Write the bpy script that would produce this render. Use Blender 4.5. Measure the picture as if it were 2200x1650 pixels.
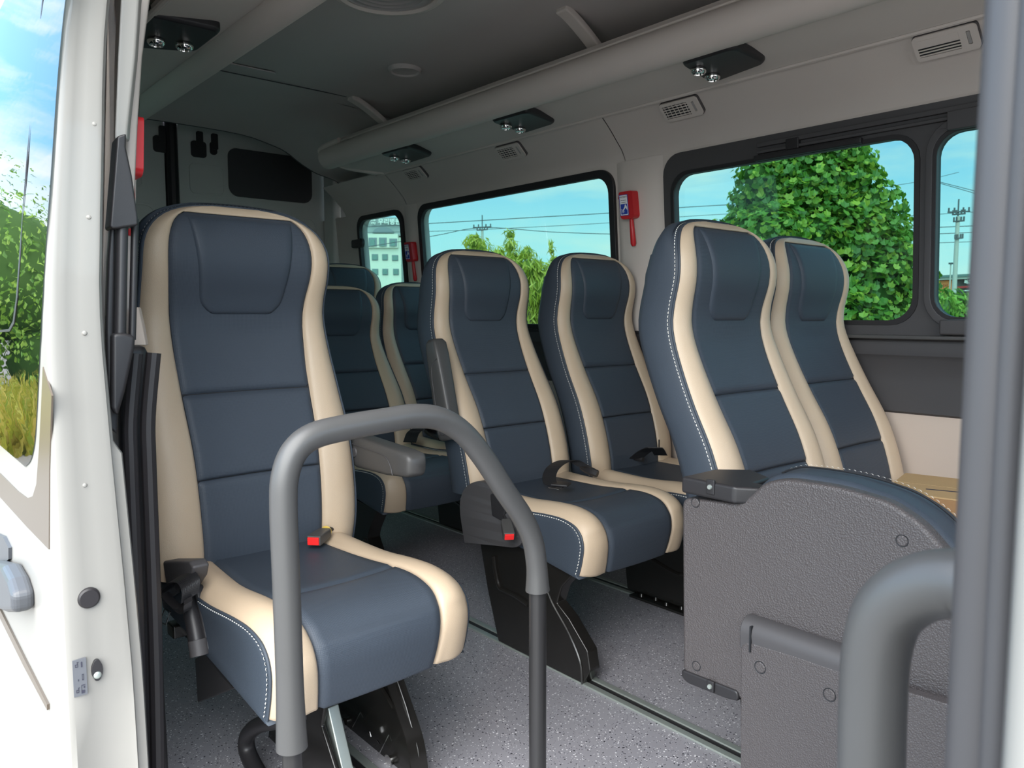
import bpy, bmesh, math, random
from mathutils import Vector, Matrix
random.seed(7)
for o in list(bpy.data.objects):
    bpy.data.objects.remove(o)
scn = bpy.context.scene
COL = scn.collection
# ------------------------------------------------------------------ camera
# van axes: +X = towards the driver, +Y = across the van away from the open door, z = 0 on the van floor
F, CX, CY = 1650.0, 1100.0, 825.0
HC = 1.0
GZ = -0.65                                     # street level below the van floor
_d = Vector((-324.0 - CX, 678.0 - CY, F)).normalized()
_up = Vector((0, -_d.z, _d.y)).normalized()
_x = -_d
_y = _up.cross(_x)
AX = (_x, _y, _up)                             # world axes in camera coordinates (right, down, forward)
def ray(px, py):
    v = Vector((px - CX, py - CY, F))
    return Vector((AX[0].dot(v), AX[1].dot(v), AX[2].dot(v)))
O = Vector((0, 0, HC))
def atX(px, py, X): r = ray(px, py); return O + r * (X / r.x)
def atY(px, py, Y): r = ray(px, py); return O + r * (Y / r.y)
def atZ(px, py, Z): r = ray(px, py); return O + r * ((Z - HC) / r.z)
def atP(px, py, p0, n): r = ray(px, py); return O + r * ((Vector(p0) - O).dot(n) / r.dot(n))
cam = bpy.data.cameras.new('camera')
camo = bpy.data.objects.new('camera', cam); COL.objects.link(camo)
cam.lens = 36.0 * F / 2200.0; cam.sensor_width = 36.0; cam.clip_start = 0.02; cam.clip_end = 600
right = Vector((AX[0].x, AX[1].x, AX[2].x)); down = Vector((AX[0].y, AX[1].y, AX[2].y)); fwd = Vector((AX[0].z, AX[1].z, AX[2].z))
m = Matrix.Identity(4)
for i in range(3):
    m[i][0] = right[i]; m[i][1] = -down[i]; m[i][2] = -fwd[i]
m[2][3] = HC
camo.matrix_world = m
cam.dof.use_dof = True; cam.dof.focus_distance = 1.9; cam.dof.aperture_fstop = 11
scn.camera = camo
# ------------------------------------------------------------------ sky, sun, exposure
w = bpy.data.worlds.new('sky'); scn.world = w; w.use_nodes = True
nt = w.node_tree; N = nt.nodes; L = nt.links; N.clear()
tc = N.new('ShaderNodeTexCoord'); sp = N.new('ShaderNodeSeparateXYZ'); L.new(tc.outputs['Generated'], sp.inputs[0])
rmp = N.new('ShaderNodeValToRGB'); L.new(sp.outputs['Z'], rmp.inputs[0])
e = rmp.color_ramp.elements
e[0].position = 0.0; e[0].color = (0.78, 0.93, 0.98, 1)
e[1].position = 0.60; e[1].color = (0.42, 0.62, 0.92, 1)
q = e.new(0.10); q.color = (0.66, 0.90, 1.0, 1)
q = e.new(0.22); q.color = (0.25, 0.60, 0.98, 1)
mp = N.new('ShaderNodeMapping'); mp.inputs['Scale'].default_value = (1.3, 1.3, 5.5); L.new(tc.outputs['Generated'], mp.inputs[0])
nz = N.new('ShaderNodeTexNoise'); nz.inputs['Scale'].default_value = 2.4; nz.inputs['Detail'].default_value = 7; nz.inputs['Roughness'].default_value = 0.55
L.new(mp.outputs[0], nz.inputs['Vector'])
cr = N.new('ShaderNodeValToRGB'); L.new(nz.outputs['Fac'], cr.inputs[0])
cr.color_ramp.elements[0].position = 0.46; cr.color_ramp.elements[0].color = (0, 0, 0, 1)
cr.color_ramp.elements[1].position = 0.68; cr.color_ramp.elements[1].color = (0.95, 0.95, 0.95, 1)
mx = N.new('ShaderNodeMix'); mx.data_type = 'RGBA'
L.new(cr.outputs[0], mx.inputs['Factor']); L.new(rmp.outputs[0], mx.inputs['A']); mx.inputs['B'].default_value = (1.0, 0.955, 0.91, 1)
bg = N.new('ShaderNodeBackground'); bg.inputs['Strength'].default_value = 1.22
L.new(mx.outputs['Result'], bg.inputs['Color'])
wo = N.new('ShaderNodeOutputWorld'); L.new(bg.outputs[0], wo.inputs[0])
sun = bpy.data.lights.new('sun', 'SUN'); sun.energy = 3.6; sun.angle = math.radians(80); sun.color = (1, 0.94, 0.84)
suno = bpy.data.objects.new('sun', sun); COL.objects.link(suno)
suno.rotation_euler = Vector((0.45, -0.58, 0.68)).to_track_quat('Z', 'Y').to_euler()
suno.location = (-4, -3, 12)
vs = scn.view_settings
vs.view_transform = 'Standard'; vs.look = 'None'; vs.gamma = 1.0; vs.use_curve_mapping = False
vs.exposure = 1.62
# ------------------------------------------------------------------ materials
def mat(name, col, rough=0.5, metal=0.0, bump=None, var=None, spec=0.5, coat=0.0, sheen=0.0):
    """bump=(kind, scale, strength), var=(scale, amount) colour mottling of the thing itself"""
    M = bpy.data.materials.new(name); M.use_nodes = True
    n = M.node_tree.nodes; l = M.node_tree.links
    b = n['Principled BSDF']
    b.inputs['Base Color'].default_value = (*col, 1); b.inputs['Roughness'].default_value = rough
    b.inputs['Metallic'].default_value = metal; b.inputs['Specular IOR Level'].default_value = spec
    b.inputs['Coat Weight'].default_value = coat; b.inputs['Coat Roughness'].default_value = 0.05
    t = n.new('ShaderNodeTexCoord')
    if var:
        z = n.new('ShaderNodeTexNoise'); z.inputs['Scale'].default_value = var[0]; z.inputs['Detail'].default_value = 5
        l.new(t.outputs['Object'], z.inputs['Vector'])
        x = n.new('ShaderNodeMix'); x.data_type = 'RGBA'
        x.inputs['A'].default_value = (*[max(0, c * (1 - var[1])) for c in col], 1)
        x.inputs['B'].default_value = (*[min(1, c * (1 + var[1])) for c in col], 1)
        l.new(z.outputs['Fac'], x.inputs['Factor']); l.new(x.outputs['Result'], b.inputs['Base Color'])
    if bump:
        kind, sc, st = bump
        if kind == 'noise':
            z = n.new('ShaderNodeTexNoise'); z.inputs['Scale'].default_value = sc; z.inputs['Detail'].default_value = 3; out = z.outputs['Fac']
        elif kind == 'grain':
            z = n.new('ShaderNodeTexVoronoi'); z.inputs['Scale'].default_value = sc; out = z.outputs['Distance']
        elif kind == 'weave':
            z = n.new('ShaderNodeTexVoronoi'); z.inputs['Scale'].default_value = sc; z.inputs['Randomness'].default_value = 0.0; out = z.outputs['Distance']
        l.new(t.outputs['Object'], z.inputs['Vector'])
        bp = n.new('ShaderNodeBump'); bp.inputs['Strength'].default_value = st; bp.inputs['Distance'].default_value = 0.001
        l.new(out, bp.inputs['Height']); l.new(bp.outputs[0], b.inputs['Normal'])
    return M
NAVY = mat('navy_leather', (0.042, 0.054, 0.072), 0.50, bump=('grain', 700, 0.25), var=(6, 0.10), spec=0.32)
NAVYP = mat('navy_perforated_leather', (0.048, 0.060, 0.079), 0.52, bump=('weave', 330, 0.55), var=(6, 0.08), spec=0.32)
BEIGE = mat('beige_leather', (0.51, 0.395, 0.282), 0.45, bump=('grain', 650, 0.2), var=(5, 0.05))
THREAD = mat('white_thread', (0.8, 0.78, 0.72), 0.7)
SEAM = mat('dark_seam', (0.008, 0.009, 0.012), 0.7)
PLASTIC = mat('grey_grained_plastic', (0.070, 0.062, 0.063), 0.42, bump=('grain', 380, 0.9), var=(8, 0.05))
PLASTICL = mat('grey_smooth_plastic', (0.062, 0.060, 0.059), 0.45, bump=('noise', 500, 0.1))
DARKPL = mat('black_plastic', (0.020, 0.019, 0.021), 0.42, bump=('noise', 600, 0.1))
DARKTRIM = mat('charcoal_trim', (0.058, 0.055, 0.058), 0.55, bump=('noise', 700, 0.15), var=(10, 0.05))
RUBBER = mat('black_rubber', (0.016, 0.014, 0.016), 0.5)
SEALGREY = mat('grey_seal_rubber', (0.058, 0.055, 0.058), 0.5, var=(12, 0.05))
BLACKMET = mat('black_painted_steel', (0.012, 0.011, 0.010), 0.22, metal=0.0, spec=0.6, var=(14, 0.3))
HOOP = mat('grey_foam_sleeve', (0.066, 0.065, 0.065), 0.40, bump=('noise', 900, 0.1), var=(14, 0.05))
POLE = mat('dark_grey_tube', (0.034, 0.033, 0.034), 0.33, metal=0.3)
WHITE = mat('white_paint', (0.26, 0.25, 0.232), 0.35, coat=0.25)
WHITEIN = mat('white_inner_paint', (0.34, 0.33, 0.31), 0.38, coat=0.1)
LINER = mat('headliner_fabric', (0.52, 0.48, 0.46), 0.9, bump=('noise', 900, 0.35), var=(3, 0.05))
PANELG = mat('warm_grey_panel', (0.64, 0.575, 0.53), 0.65, bump=('noise', 800, 0.15), var=(3, 0.04))
BEIGEPL = mat('beige_side_panel', (0.56, 0.465, 0.395), 0.6, bump=('noise', 600, 0.12))
CHROME = mat('chrome', (0.85, 0.84, 0.82), 0.08, metal=1.0)
STEEL = mat('aluminium_rail', (0.42, 0.46, 0.43), 0.4, metal=0.6, var=(20, 0.12))
RED = mat('red_plastic', (0.52, 0.012, 0.018), 0.35)
REDB = mat('red_button', (0.85, 0.02, 0.02), 0.4)
PAPER = mat('white_print', (0.85, 0.86, 0.88), 0.6)
BLUE = mat('blue_print', (0.010, 0.045, 0.36), 0.55)
INK = mat('dark_ink', (0.03, 0.03, 0.05), 0.7)
LABELG = mat('grey_sticker', (0.11, 0.115, 0.13), 0.5)
WEB = mat('belt_webbing', (0.014, 0.014, 0.016), 0.38, bump=('weave', 500, 0.4))
CARD = mat('cardboard', (0.50, 0.335, 0.165), 0.8, var=(9, 0.07))
CARDD = mat('cardboard_side', (0.33, 0.19, 0.09), 0.85, var=(9, 0.07))
LENS = mat('milky_lens', (0.36, 0.34, 0.33), 0.3)
REARPAINT = mat('rear_door_paint', (0.62, 0.63, 0.60), 0.4)
TAUPE = mat('taupe_trim_reflection', (0.115, 0.092, 0.072), 0.3, spec=0.3)  # moulding colour; on the door patch its brown is a painted ground reflection
HANDLEG = mat('grey_handle_plastic', (0.075, 0.08, 0.09), 0.4)
ROAD = mat('pale_concrete', (0.26, 0.24, 0.215), 0.9, bump=('noise', 20, 0.3), var=(0.6, 0.15))
# speckled vinyl floor
def floor_mat():
    M = bpy.data.materials.new('speckled_vinyl'); M.use_nodes = True
    n = M.node_tree.nodes; l = M.node_tree.links; b = n['Principled BSDF']
    t = n.new('ShaderNodeTexCoord')
    base = n.new('ShaderNodeTexNoise'); base.inputs['Scale'].default_value = 4; l.new(t.outputs['Object'], base.inputs['Vector'])
    r0 = n.new('ShaderNodeMix'); r0.data_type = 'RGBA'; r0.inputs['A'].default_value = (0.27, 0.264, 0.29, 1); r0.inputs['B'].default_value = (0.32, 0.313, 0.34, 1)
    l.new(base.outputs['Fac'], r0.inputs['Factor'])
    prev = r0.outputs['Result']
    for sc, thr, col, seed in ((120, 0.24, (0.75, 0.75, 0.77, 1), 0.0), (105, 0.22, (0.02, 0.02, 0.03, 1), 3.7), (190, 0.22, (0.66, 0.66, 0.69, 1), 8.1), (180, 0.22, (0.03, 0.03, 0.045, 1), 12.3)):
        ad = n.new('ShaderNodeVectorMath'); ad.operation = 'ADD'; ad.inputs[1].default_value = (seed, seed * 1.7, 0); l.new(t.outputs['Object'], ad.inputs[0])
        v = n.new('ShaderNodeTexVoronoi'); v.inputs['Scale'].default_value = sc; l.new(ad.outputs[0], v.inputs['Vector'])
        a = n.new('ShaderNodeMath'); a.operation = 'LESS_THAN'; a.inputs[1].default_value = thr; l.new(v.outputs['Distance'], a.inputs[0])
        sx = n.new('ShaderNodeSeparateColor'); l.new(v.outputs['Color'], sx.inputs[0])
        g = n.new('ShaderNodeMath'); g.operation = 'GREATER_THAN'; g.inputs[1].default_value = 0.58; l.new(sx.outputs[0], g.inputs[0])
        mm = n.new('ShaderNodeMath'); mm.operation = 'MULTIPLY'; l.new(a.outputs[0], mm.inputs[0]); l.new(g.outputs[0], mm.inputs[1])
        x = n.new('ShaderNodeMix'); x.data_type = 'RGBA'; x.inputs['B'].default_value = col
        l.new(mm.outputs[0], x.inputs['Factor']); l.new(prev, x.inputs['A']); prev = x.outputs['Result']
    l.new(prev, b.inputs['Base Color']); b.inputs['Roughness'].default_value = 0.42
    return M
FLOOR = floor_mat()
def glass_mat(name, tint, gloss=0.06, rough=0.0, wob=0.0):
    M = bpy.data.materials.new(name); M.use_nodes = True
    n = M.node_tree.nodes; l = M.node_tree.links; n.clear()
    o = n.new('ShaderNodeOutputMaterial'); t = n.new('ShaderNodeBsdfTransparent'); t.inputs[0].default_value = (*tint, 1)
    g = n.new('ShaderNodeBsdfGlossy'); g.inputs['Roughness'].default_value = rough
    lw = n.new('ShaderNodeLayerWeight'); lw.inputs['Blend'].default_value = 0.5; pw = n.new('ShaderNodeMath'); pw.operation = 'POWER'; pw.inputs[1].default_value = 5.0; l.new(lw.outputs['Facing'], pw.inputs[0])
    fr = n.new('ShaderNodeMath'); fr.operation = 'MULTIPLY_ADD'; fr.inputs[1].default_value = 0.78; fr.inputs[2].default_value = 0.045; l.new(pw.outputs[0], fr.inputs[0])
    x = n.new('ShaderNodeMixShader'); l.new(fr.outputs[0], x.inputs[0]); l.new(t.outputs[0], x.inputs[1]); l.new(g.outputs[0], x.inputs[2])
    if wob:
        tc = n.new('ShaderNodeTexCoord'); mp = n.new('ShaderNodeMapping'); mp.inputs['Scale'].default_value = (1, 1, 6)
        z = n.new('ShaderNodeTexNoise'); z.inputs['Scale'].default_value = 5; l.new(tc.outputs['Object'], mp.inputs[0]); l.new(mp.outputs[0], z.inputs['Vector'])
        bp = n.new('ShaderNodeBump'); bp.inputs['Strength'].default_value = wob; bp.inputs['Distance'].default_value = 0.01
        l.new(z.outputs['Fac'], bp.inputs['Height']); l.new(bp.outputs[0], g.inputs['Normal'])
    l.new(x.outputs[0], o.inputs[0])
    return M
GLASS = glass_mat('tinted_side_glass', (0.135, 0.26, 0.24))
DOORGLASS = glass_mat('dark_door_glass', (0.10, 0.12, 0.12), wob=0.03)
LAMPGLASS = glass_mat('clear_lamp_lens', (0.8, 0.8, 0.8))
def leaf_mat(name, c1, c2, c3):
    M = bpy.data.materials.new(name); M.use_nodes = True
    n = M.node_tree.nodes; l = M.node_tree.links; n.clear()
    o = n.new('ShaderNodeOutputMaterial'); g = n.new('ShaderNodeNewGeometry')
    r = n.new('ShaderNodeValToRGB'); e = r.color_ramp.elements
    e[0].color = (*c1, 1); e[1].color = (*c3, 1); q = e.new(0.55); q.color = (*c2, 1)
    l.new(g.outputs['Random Per Island'], r.inputs[0])
    d = n.new('ShaderNodeBsdfDiffuse'); t = n.new('ShaderNodeBsdfTranslucent'); gl = n.new('ShaderNodeBsdfGlossy'); gl.inputs['Roughness'].default_value = 0.45
    l.new(r.outputs[0], d.inputs[0]); l.new(r.outputs[0], t.inputs[0])
    x = n.new('ShaderNodeMixShader'); x.inputs[0].default_value = 0.35; l.new(d.outputs[0], x.inputs[1]); l.new(t.outputs[0], x.inputs[2])
    y = n.new('ShaderNodeMixShader'); y.inputs[0].default_value = 0.04; l.new(x.outputs[0], y.inputs[1]); l.new(gl.outputs[0], y.inputs[2])
    l.new(y.outputs[0], o.inputs[0])
    return M
KUDZU = leaf_mat('vine_leaf', (0.06, 0.17, 0.022), (0.14, 0.32, 0.035), (0.42, 0.54, 0.06))
BAMBOO = leaf_mat('yellow_green_leaf', (0.34, 0.40, 0.04), (0.56, 0.58, 0.07), (0.75, 0.68, 0.18))
HEDGE = leaf_mat('hedge_leaf', (0.10, 0.26, 0.03), (0.24, 0.46, 0.05), (0.42, 0.62, 0.10))
DRYGRASS = leaf_mat('dry_grass', (0.26, 0.34, 0.03), (0.46, 0.42, 0.05), (0.60, 0.46, 0.10))
BARK = mat('bark', (0.11, 0.085, 0.06), 0.9, bump=('noise', 30, 0.5))
CONC = mat('concrete_pole', (0.50, 0.49, 0.44), 0.85)
WIRE = mat('wire', (0.10, 0.11, 0.12), 0.6)
HOSP = mat('cream_render', (0.78, 0.78, 0.66), 0.85, var=(0.2, 0.05))
HOSPG = mat('grey_cladding', (0.36, 0.39, 0.39), 0.7)
HOSPD = mat('dark_grey_cladding', (0.24, 0.27, 0.30), 0.7)
PANE = mat('far_window_glass', (0.13, 0.24, 0.22), 0.15)
SHOPD = mat('dark_fascia', (0.13, 0.14, 0.13), 0.7)
ORANGE = mat('orange_wall', (0.75, 0.25, 0.08), 0.8)
ROOFG = mat('grey_roof', (0.12, 0.19, 0.18), 0.7)
SIGNW = mat('sign_lettering', (0.82, 0.84, 0.78), 0.6)
SIGNR = mat('red_banner', (0.45, 0.03, 0.03), 0.6)
EAVE = mat('pale_eave', (0.55, 0.58, 0.50), 0.7)
# ------------------------------------------------------------------ mesh helpers
class MB:
    def __init__(s): s.v = []; s.f = []
    def add(s, vs, fs):
        k = len(s.v); s.v += [Vector(v) for v in vs]; s.f += [tuple(i + k for i in f) for f in fs]; return s
    def box(s, c, d, M=None):
        x, y, z = d[0] / 2, d[1] / 2, d[2] / 2
        vs = [Vector((a * x, b * y, e * z)) for a in (-1, 1) for b in (-1, 1) for e in (-1, 1)]
        if M is not None: vs = [M @ v for v in vs]
        c = Vector(c)
        return s.add([v + c for v in vs], [(0, 1, 3, 2), (4, 6, 7, 5), (0, 4, 5, 1), (2, 3, 7, 6), (0, 2, 6, 4), (1, 5, 7, 3)])
    def grid(s, fn, nu, nv, flip=False):
        vs = [fn(i / nu, j / nv) for j in range(nv + 1) for i in range(nu + 1)]
        fs = []
        for j in range(nv):
            for i in range(nu):
                a = j * (nu + 1) + i
                q = (a, a + 1, a + nu + 2, a + nu + 1)
                fs.append(q[::-1] if flip else q)
        return s.add(vs, fs)
    def loft(s, rings, closed=True, caps=False):
        n = len(rings[0]); vs = [p for r in rings for p in r]; fs = []
        for j in range(len(rings) - 1):
            for i in range(n if closed else n - 1):
                fs.append((j * n + i, j * n + (i + 1) % n, (j + 1) * n + (i + 1) % n, (j + 1) * n + i))
        if caps:
            fs.append(tuple(range(n))[::-1]); fs.append(tuple((len(rings) - 1) * n + i for i in range(n)))
        return s.add(vs, fs)
    def tube(s, pts, r, seg=12, caps=True):
        pts = [Vector(p) for p in pts]; rr = r if isinstance(r, (list, tuple)) else [r] * len(pts)
        rings = []; nrm = None
        for i, p in enumerate(pts):
            t = (pts[min(i + 1, len(pts) - 1)] - pts[max(i - 1, 0)]).normalized()
            if nrm is None:
                nrm = t.orthogonal().normalized()
            else:
                nrm = (nrm - t * nrm.dot(t)).normalized()
            b = t.cross(nrm)
            rings.append([p + (nrm * math.cos(2 * math.pi * k / seg) + b * math.sin(2 * math.pi * k / seg)) * rr[i] for k in range(seg)])
        return s.loft(rings, True, caps)
    def lathe(s, prof, seg=32, M=None):
        """prof: (radius, height) about local z"""
        rings = [[Vector((r * math.cos(2 * math.pi * k / seg), r * math.sin(2 * math.pi * k / seg), h)) for k in range(seg)] for r, h in prof]
        if M is not None: rings = [[M @ p for p in r] for r in rings]
        return s.loft(rings, True, True)
    def ribbon(s, pts, wvec, th=0.0015):
        """flat strap through pts; wvec = list (or one) of half-width vectors"""
        pts = [Vector(p) for p in pts]; n = len(pts)
        W = [Vector(x) for x in wvec] if isinstance(wvec, list) else [Vector(wvec)] * n
        rings = []
        for i, p in enumerate(pts):
            t = (pts[min(i + 1, n - 1)] - pts[max(i - 1, 0)]).normalized()
            u = t.cross(W[i]).normalized() * th
            rings.append([p - W[i] - u, p + W[i] - u, p + W[i] + u, p - W[i] + u])
        return s.loft(rings, True, True)
    def prism(s, poly, a, b):
        """poly: 3D points of one face; extruded by vector from a to b (a,b are offset vectors)"""
        a = Vector(a); b = Vector(b); n = len(poly)
        return s.loft([[Vector(p) + a for p in poly], [Vector(p) + b for p in poly]], True, True)
    def build(s, name, material, parent=None, smooth=False, bevel=0.0, bseg=2, sub=0, angle=35, fix=True):
        me = bpy.data.meshes.new(name); me.from_pydata([tuple(v) for v in s.v], [], s.f); me.validate()
        if fix:
            bm = bmesh.new(); bm.from_mesh(me); bmesh.ops.recalc_face_normals(bm, faces=bm.faces); bm.to_mesh(me); bm.free()
        me.materials.append(material)
        o = bpy.data.objects.new(name, me); COL.objects.link(o)
        if bevel:
            b = o.modifiers.new('bevel', 'BEVEL'); b.width = bevel; b.segments = bseg; b.limit_method = 'ANGLE'; b.angle_limit = math.radians(30)
        if sub:
            b = o.modifiers.new('sub', 'SUBSURF'); b.levels = sub; b.render_levels = sub
        if smooth or bevel or sub:
            for p in me.polygons: p.use_smooth = True
            if smooth != 'full':
                e = o.modifiers.new('wn', 'WEIGHTED_NORMAL') if bevel else None
                if not bevel and not sub: me.set_sharp_from_angle(angle=math.radians(angle))
        if parent is not None: o.parent = parent
        return o
def bez(pts, n=8):
    """smooth path through points (Catmull-Rom)"""
    P = [Vector(p) for p in pts]; P = [P[0] * 2 - P[1]] + P + [P[-1] * 2 - P[-2]]; out = []
    for i in range(1, len(P) - 2):
        for k in range(n):
            t = k / n; a, b, c, d = P[i - 1], P[i], P[i + 1], P[i + 2]
            out.append(0.5 * ((2 * b) + (c - a) * t + (2 * a - 5 * b + 4 * c - d) * t * t + (3 * b - a - 3 * c + d) * t ** 3))
    out.append(P[-2]); return out
def fillet(pts, r, n=8):
    """polyline with rounded inner corners"""
    P = [Vector(p) for p in pts]; out = [P[0]]
    rr = r if isinstance(r, list) else [r] * len(P)
    for i in range(1, len(P) - 1):
        a = (P[i - 1] - P[i]).normalized(); b = (P[i + 1] - P[i]).normalized()
        ang = a.angle(b); t = rr[i] / math.tan(ang / 2)
        p0 = P[i] + a * t; p1 = P[i] + b * t
        for k in range(n + 1):
            s = k / n; out.append(p0 * (1 - s) ** 2 + P[i] * 2 * s * (1 - s) + p1 * s * s)
    out.append(P[-1]); return out
def rrect(x0, x1, y0, y1, r, n=6):
    rr = r if isinstance(r, (list, tuple)) else [r] * 4
    out = []
    for (cx, cy, a0, q) in ((x1 - rr[0], y1 - rr[0], 0, rr[0]), (x0 + rr[1], y1 - rr[1], 90, rr[1]), (x0 + rr[2], y0 + rr[2], 180, rr[2]), (x1 - rr[3], y0 + rr[3], 270, rr[3])):
        for k in range(n + 1):
            a = math.radians(a0 + 90 * k / n); out.append((cx + q * math.cos(a), cy + q * math.sin(a)))
    return out
def plate(name, loops, th, material, fn, parent=None, bevel=0.0):
    """2D loops (outer + holes) filled and extruded by th; fn maps local (a, b, depth) to the place"""
    cu = bpy.data.curves.new(name, 'CURVE'); cu.dimensions = '2D'; cu.fill_mode = 'BOTH'; cu.extrude = th / 2
    for lp in loops:
        s = cu.splines.new('POLY'); s.points.add(len(lp) - 1); s.use_cyclic_u = True
        for p, c in zip(s.points, lp): p.co = (c[0], c[1], 0, 1)
    tmp = bpy.data.objects.new('tmp', cu); COL.objects.link(tmp)
    dg = bpy.context.evaluated_depsgraph_get(); dg.update()
    me = bpy.data.meshes.new_from_object(tmp.evaluated_get(dg)); bpy.data.objects.remove(tmp); bpy.data.curves.remove(cu)
    for v in me.vertices: v.co = fn(v.co.x, v.co.y, v.co.z)
    bm = bmesh.new(); bm.from_mesh(me); bmesh.ops.remove_doubles(bm, verts=bm.verts, dist=1e-5); bmesh.ops.recalc_face_normals(bm, faces=bm.faces); bm.to_mesh(me); bm.free()
    me.name = name; me.materials.clear(); me.materials.append(material)
    o = bpy.data.objects.new(name, me); COL.objects.link(o)
    if bevel:
        b = o.modifiers.new('bevel', 'BEVEL'); b.width = bevel; b.segments = 2; b.limit_method = 'ANGLE'; b.angle_limit = math.radians(40)
        for p in me.polygons: p.use_smooth = True
        o.modifiers.new('wn', 'WEIGHTED_NORMAL')
    if parent is not None: o.parent = parent
    return o
def text(name, body, size, material, M, parent=None, th=0.0004, bold=0.0, sx=1.0):
    cu = bpy.data.curves.new(name, 'FONT'); cu.body = body; cu.size = size; cu.extrude = th; cu.align_x = 'CENTER'; cu.align_y = 'CENTER'; cu.offset = bold
    tmp = bpy.data.objects.new('tmp', cu); COL.objects.link(tmp)
    dg = bpy.context.evaluated_depsgraph_get(); dg.update()
    me = bpy.data.meshes.new_from_object(tmp.evaluated_get(dg)); bpy.data.objects.remove(tmp); bpy.data.curves.remove(cu)
    for v in me.vertices: v.co = M @ Vector((v.co.x * sx, v.co.y, v.co.z))
    me.name = name; me.materials.clear(); me.materials.append(material)
    o = bpy.data.objects.new(name, me); COL.objects.link(o)
    if parent is not None: o.parent = parent
    return o
def frame(o, ex, ey):
    """matrix with origin o, local x, local y, z = x cross y"""
    ex = Vector(ex).normalized(); ey = Vector(ey); ey = (ey - ex * ey.dot(ex)).normalized(); ez = ex.cross(ey); M = Matrix.Identity(4)
    for i in range(3): M[i][0] = ex[i]; M[i][1] = ey[i]; M[i][2] = ez[i]; M[i][3] = o[i]
    return M
def tag(o, label=None, cat=None, group=None, kind=None):
    if label: o['label'] = label
    if cat: o['category'] = cat
    if group: o['group'] = group
    if kind: o['kind'] = kind
    return o
def empty(name, loc=(0, 0, 0), rz=0.0, parent=None):
    o = bpy.data.objects.new(name, None); COL.objects.link(o); o.location = loc; o.rotation_euler.z = rz; o.empty_display_size = 0.05
    if parent is not None: o.parent = parent
    return o
def lerp_table(tab, z):
    if z <= tab[0][0]: return tab[0][1]
    for (a, p), (b, q) in zip(tab, tab[1:]):
        if z <= b:
            t = (z - a) / (b - a); return p + (q - p) * t
    return tab[-1][1]
def smooth_table(tab):
    """dense Catmull-Rom resample of a (z, value) table"""
    P = bez([(a, b, 0) for a, b in tab], 8)
    return [(p.x, p.y) for p in P]
def copy_tree(o, parent=None):
    c = o.copy(); COL.objects.link(c)
    if parent is not None: c.parent = parent
    for ch in list(o.children): copy_tree(ch, c)
    return c
WORLD_THINGS = []
def thing(name, loc, label, cat, group=None):
    """Empty at the thing's base; its parts are written in world coordinates"""
    o = empty(name, loc); tag(o, label, cat, group); WORLD_THINGS.append(o); return o
# ================================================================== the setting
XR, XF = -4.60, 0.95            # rear doors, front end of what is built
YR, YL = 0.36, 2.40             # inner faces of the door side and of the window side
ZC = 2.0                        # ceiling
fl = MB().box(((XR + XF) / 2, 1.42, -0.02), (XF - XR, 2.06, 0.04)).build('floor', FLOOR); tag(fl, kind='structure', label='speckled blue-grey vinyl floor')
# seat rails let into the floor
def rail(y, n, x0=-4.3, x1=0.6):
    mb = MB()
    for dy, wd in ((-0.019, 0.019), (0.019, 0.019)):
        mb.box(((x0 + x1) / 2, y + dy, 0.003), (x1 - x0, wd, 0.006))
    o = mb.build(n, STEEL, bevel=0.0015); tag(o, kind='structure', label='aluminium seat rail set in the floor')
    g = MB().box(((x0 + x1) / 2, y, 0.0012), (x1 - x0, 0.02, 0.0024)).build('groove', RUBBER, o)
    return o
rail(1.478, 'trim_1'); rail(2.10, 'trim_2'); rail(0.80, 'trim_3')
# ---- window side wall, leaning in above the sill
def WL(x, z, d=0.0):
    """point on the window-side wall; d = distance towards the aisle"""
    return Vector((x, YL - 0.078 * max(0.0, z - 0.94) - d, z))
wl = MB()
wl.box(((XR + XF) / 2, YL + 0.02, 0.355), (XF - XR, 0.04, 0.71))
wall = wl.build('wall_left', BEIGEPL); tag(wall, kind='structure', label='beige lower side wall panel below the windows')
prof = [(0.705, 0.0), (0.712, 0.012), (0.80, 0.016), (0.868, 0.022), (0.882, 0.032), (0.895, 0.024), (0.925, 0.018), (0.934, 0.030), (0.938, 0.0)]
tr = MB().loft([[Vector((x, YL - d, z)) for z, d in prof] for x in (XR, XF)], closed=False).build('armrest_trim', DARKTRIM, wall, smooth=True, angle=40)
WINS = [(-3.49, -2.115), (-1.838, -0.25), (-4.14, -3.665)]
outer = [(XR, 0.925), (XF, 0.925), (XF, 1.605), (XR, 1.605)]
holes = [rrect(a + 0.0, b - 0.0, 0.952, 1.575, 0.075) for a, b in WINS]
wz = plate('window_belt', [outer] + holes, 0.05, PANELG, lambda a, b, c: WL(a, b, -0.025 + c), wall)
# upper panel curving into the duct
UP = [(2.352, 1.598), (2.346, 1.615), (2.328, 1.645), (2.300, 1.672), (2.272, 1.700), (2.245, 1.725), (2.212, 1.752), (2.198, 1.764)]
XSEAM = [XR + 0.3, -3.62, -2.05, XF]
for a, b in zip(XSEAM, XSEAM[1:]):
    MB().loft([[Vector((x, y, z)) for y, z in UP] for x in (a + 0.002, b - 0.002)], closed=False).build('upper_panel', PANELG, wall, smooth=True, angle=60)
# pillar covers between the windows
for x0, x1 in ((-2.105, -1.853), (-3.655, -3.505)):
    rg = []
    for x, d in ((x0 + 0.012, 0.0), (x0 + 0.02, 0.006), (x0 + 0.05, 0.02), (x1 - 0.05, 0.02), (x1 - 0.02, 0.006), (x1 - 0.012, 0.0)):
        rg.append([WL(x, z, d * (1 if z < 1.57 else 0.4)) for z in (0.94, 1.2, 1.45, 1.57, 1.60)])
    MB().loft(rg, closed=False).build('pillar_cover', PANELG, wall, smooth=True, angle=50)
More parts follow.
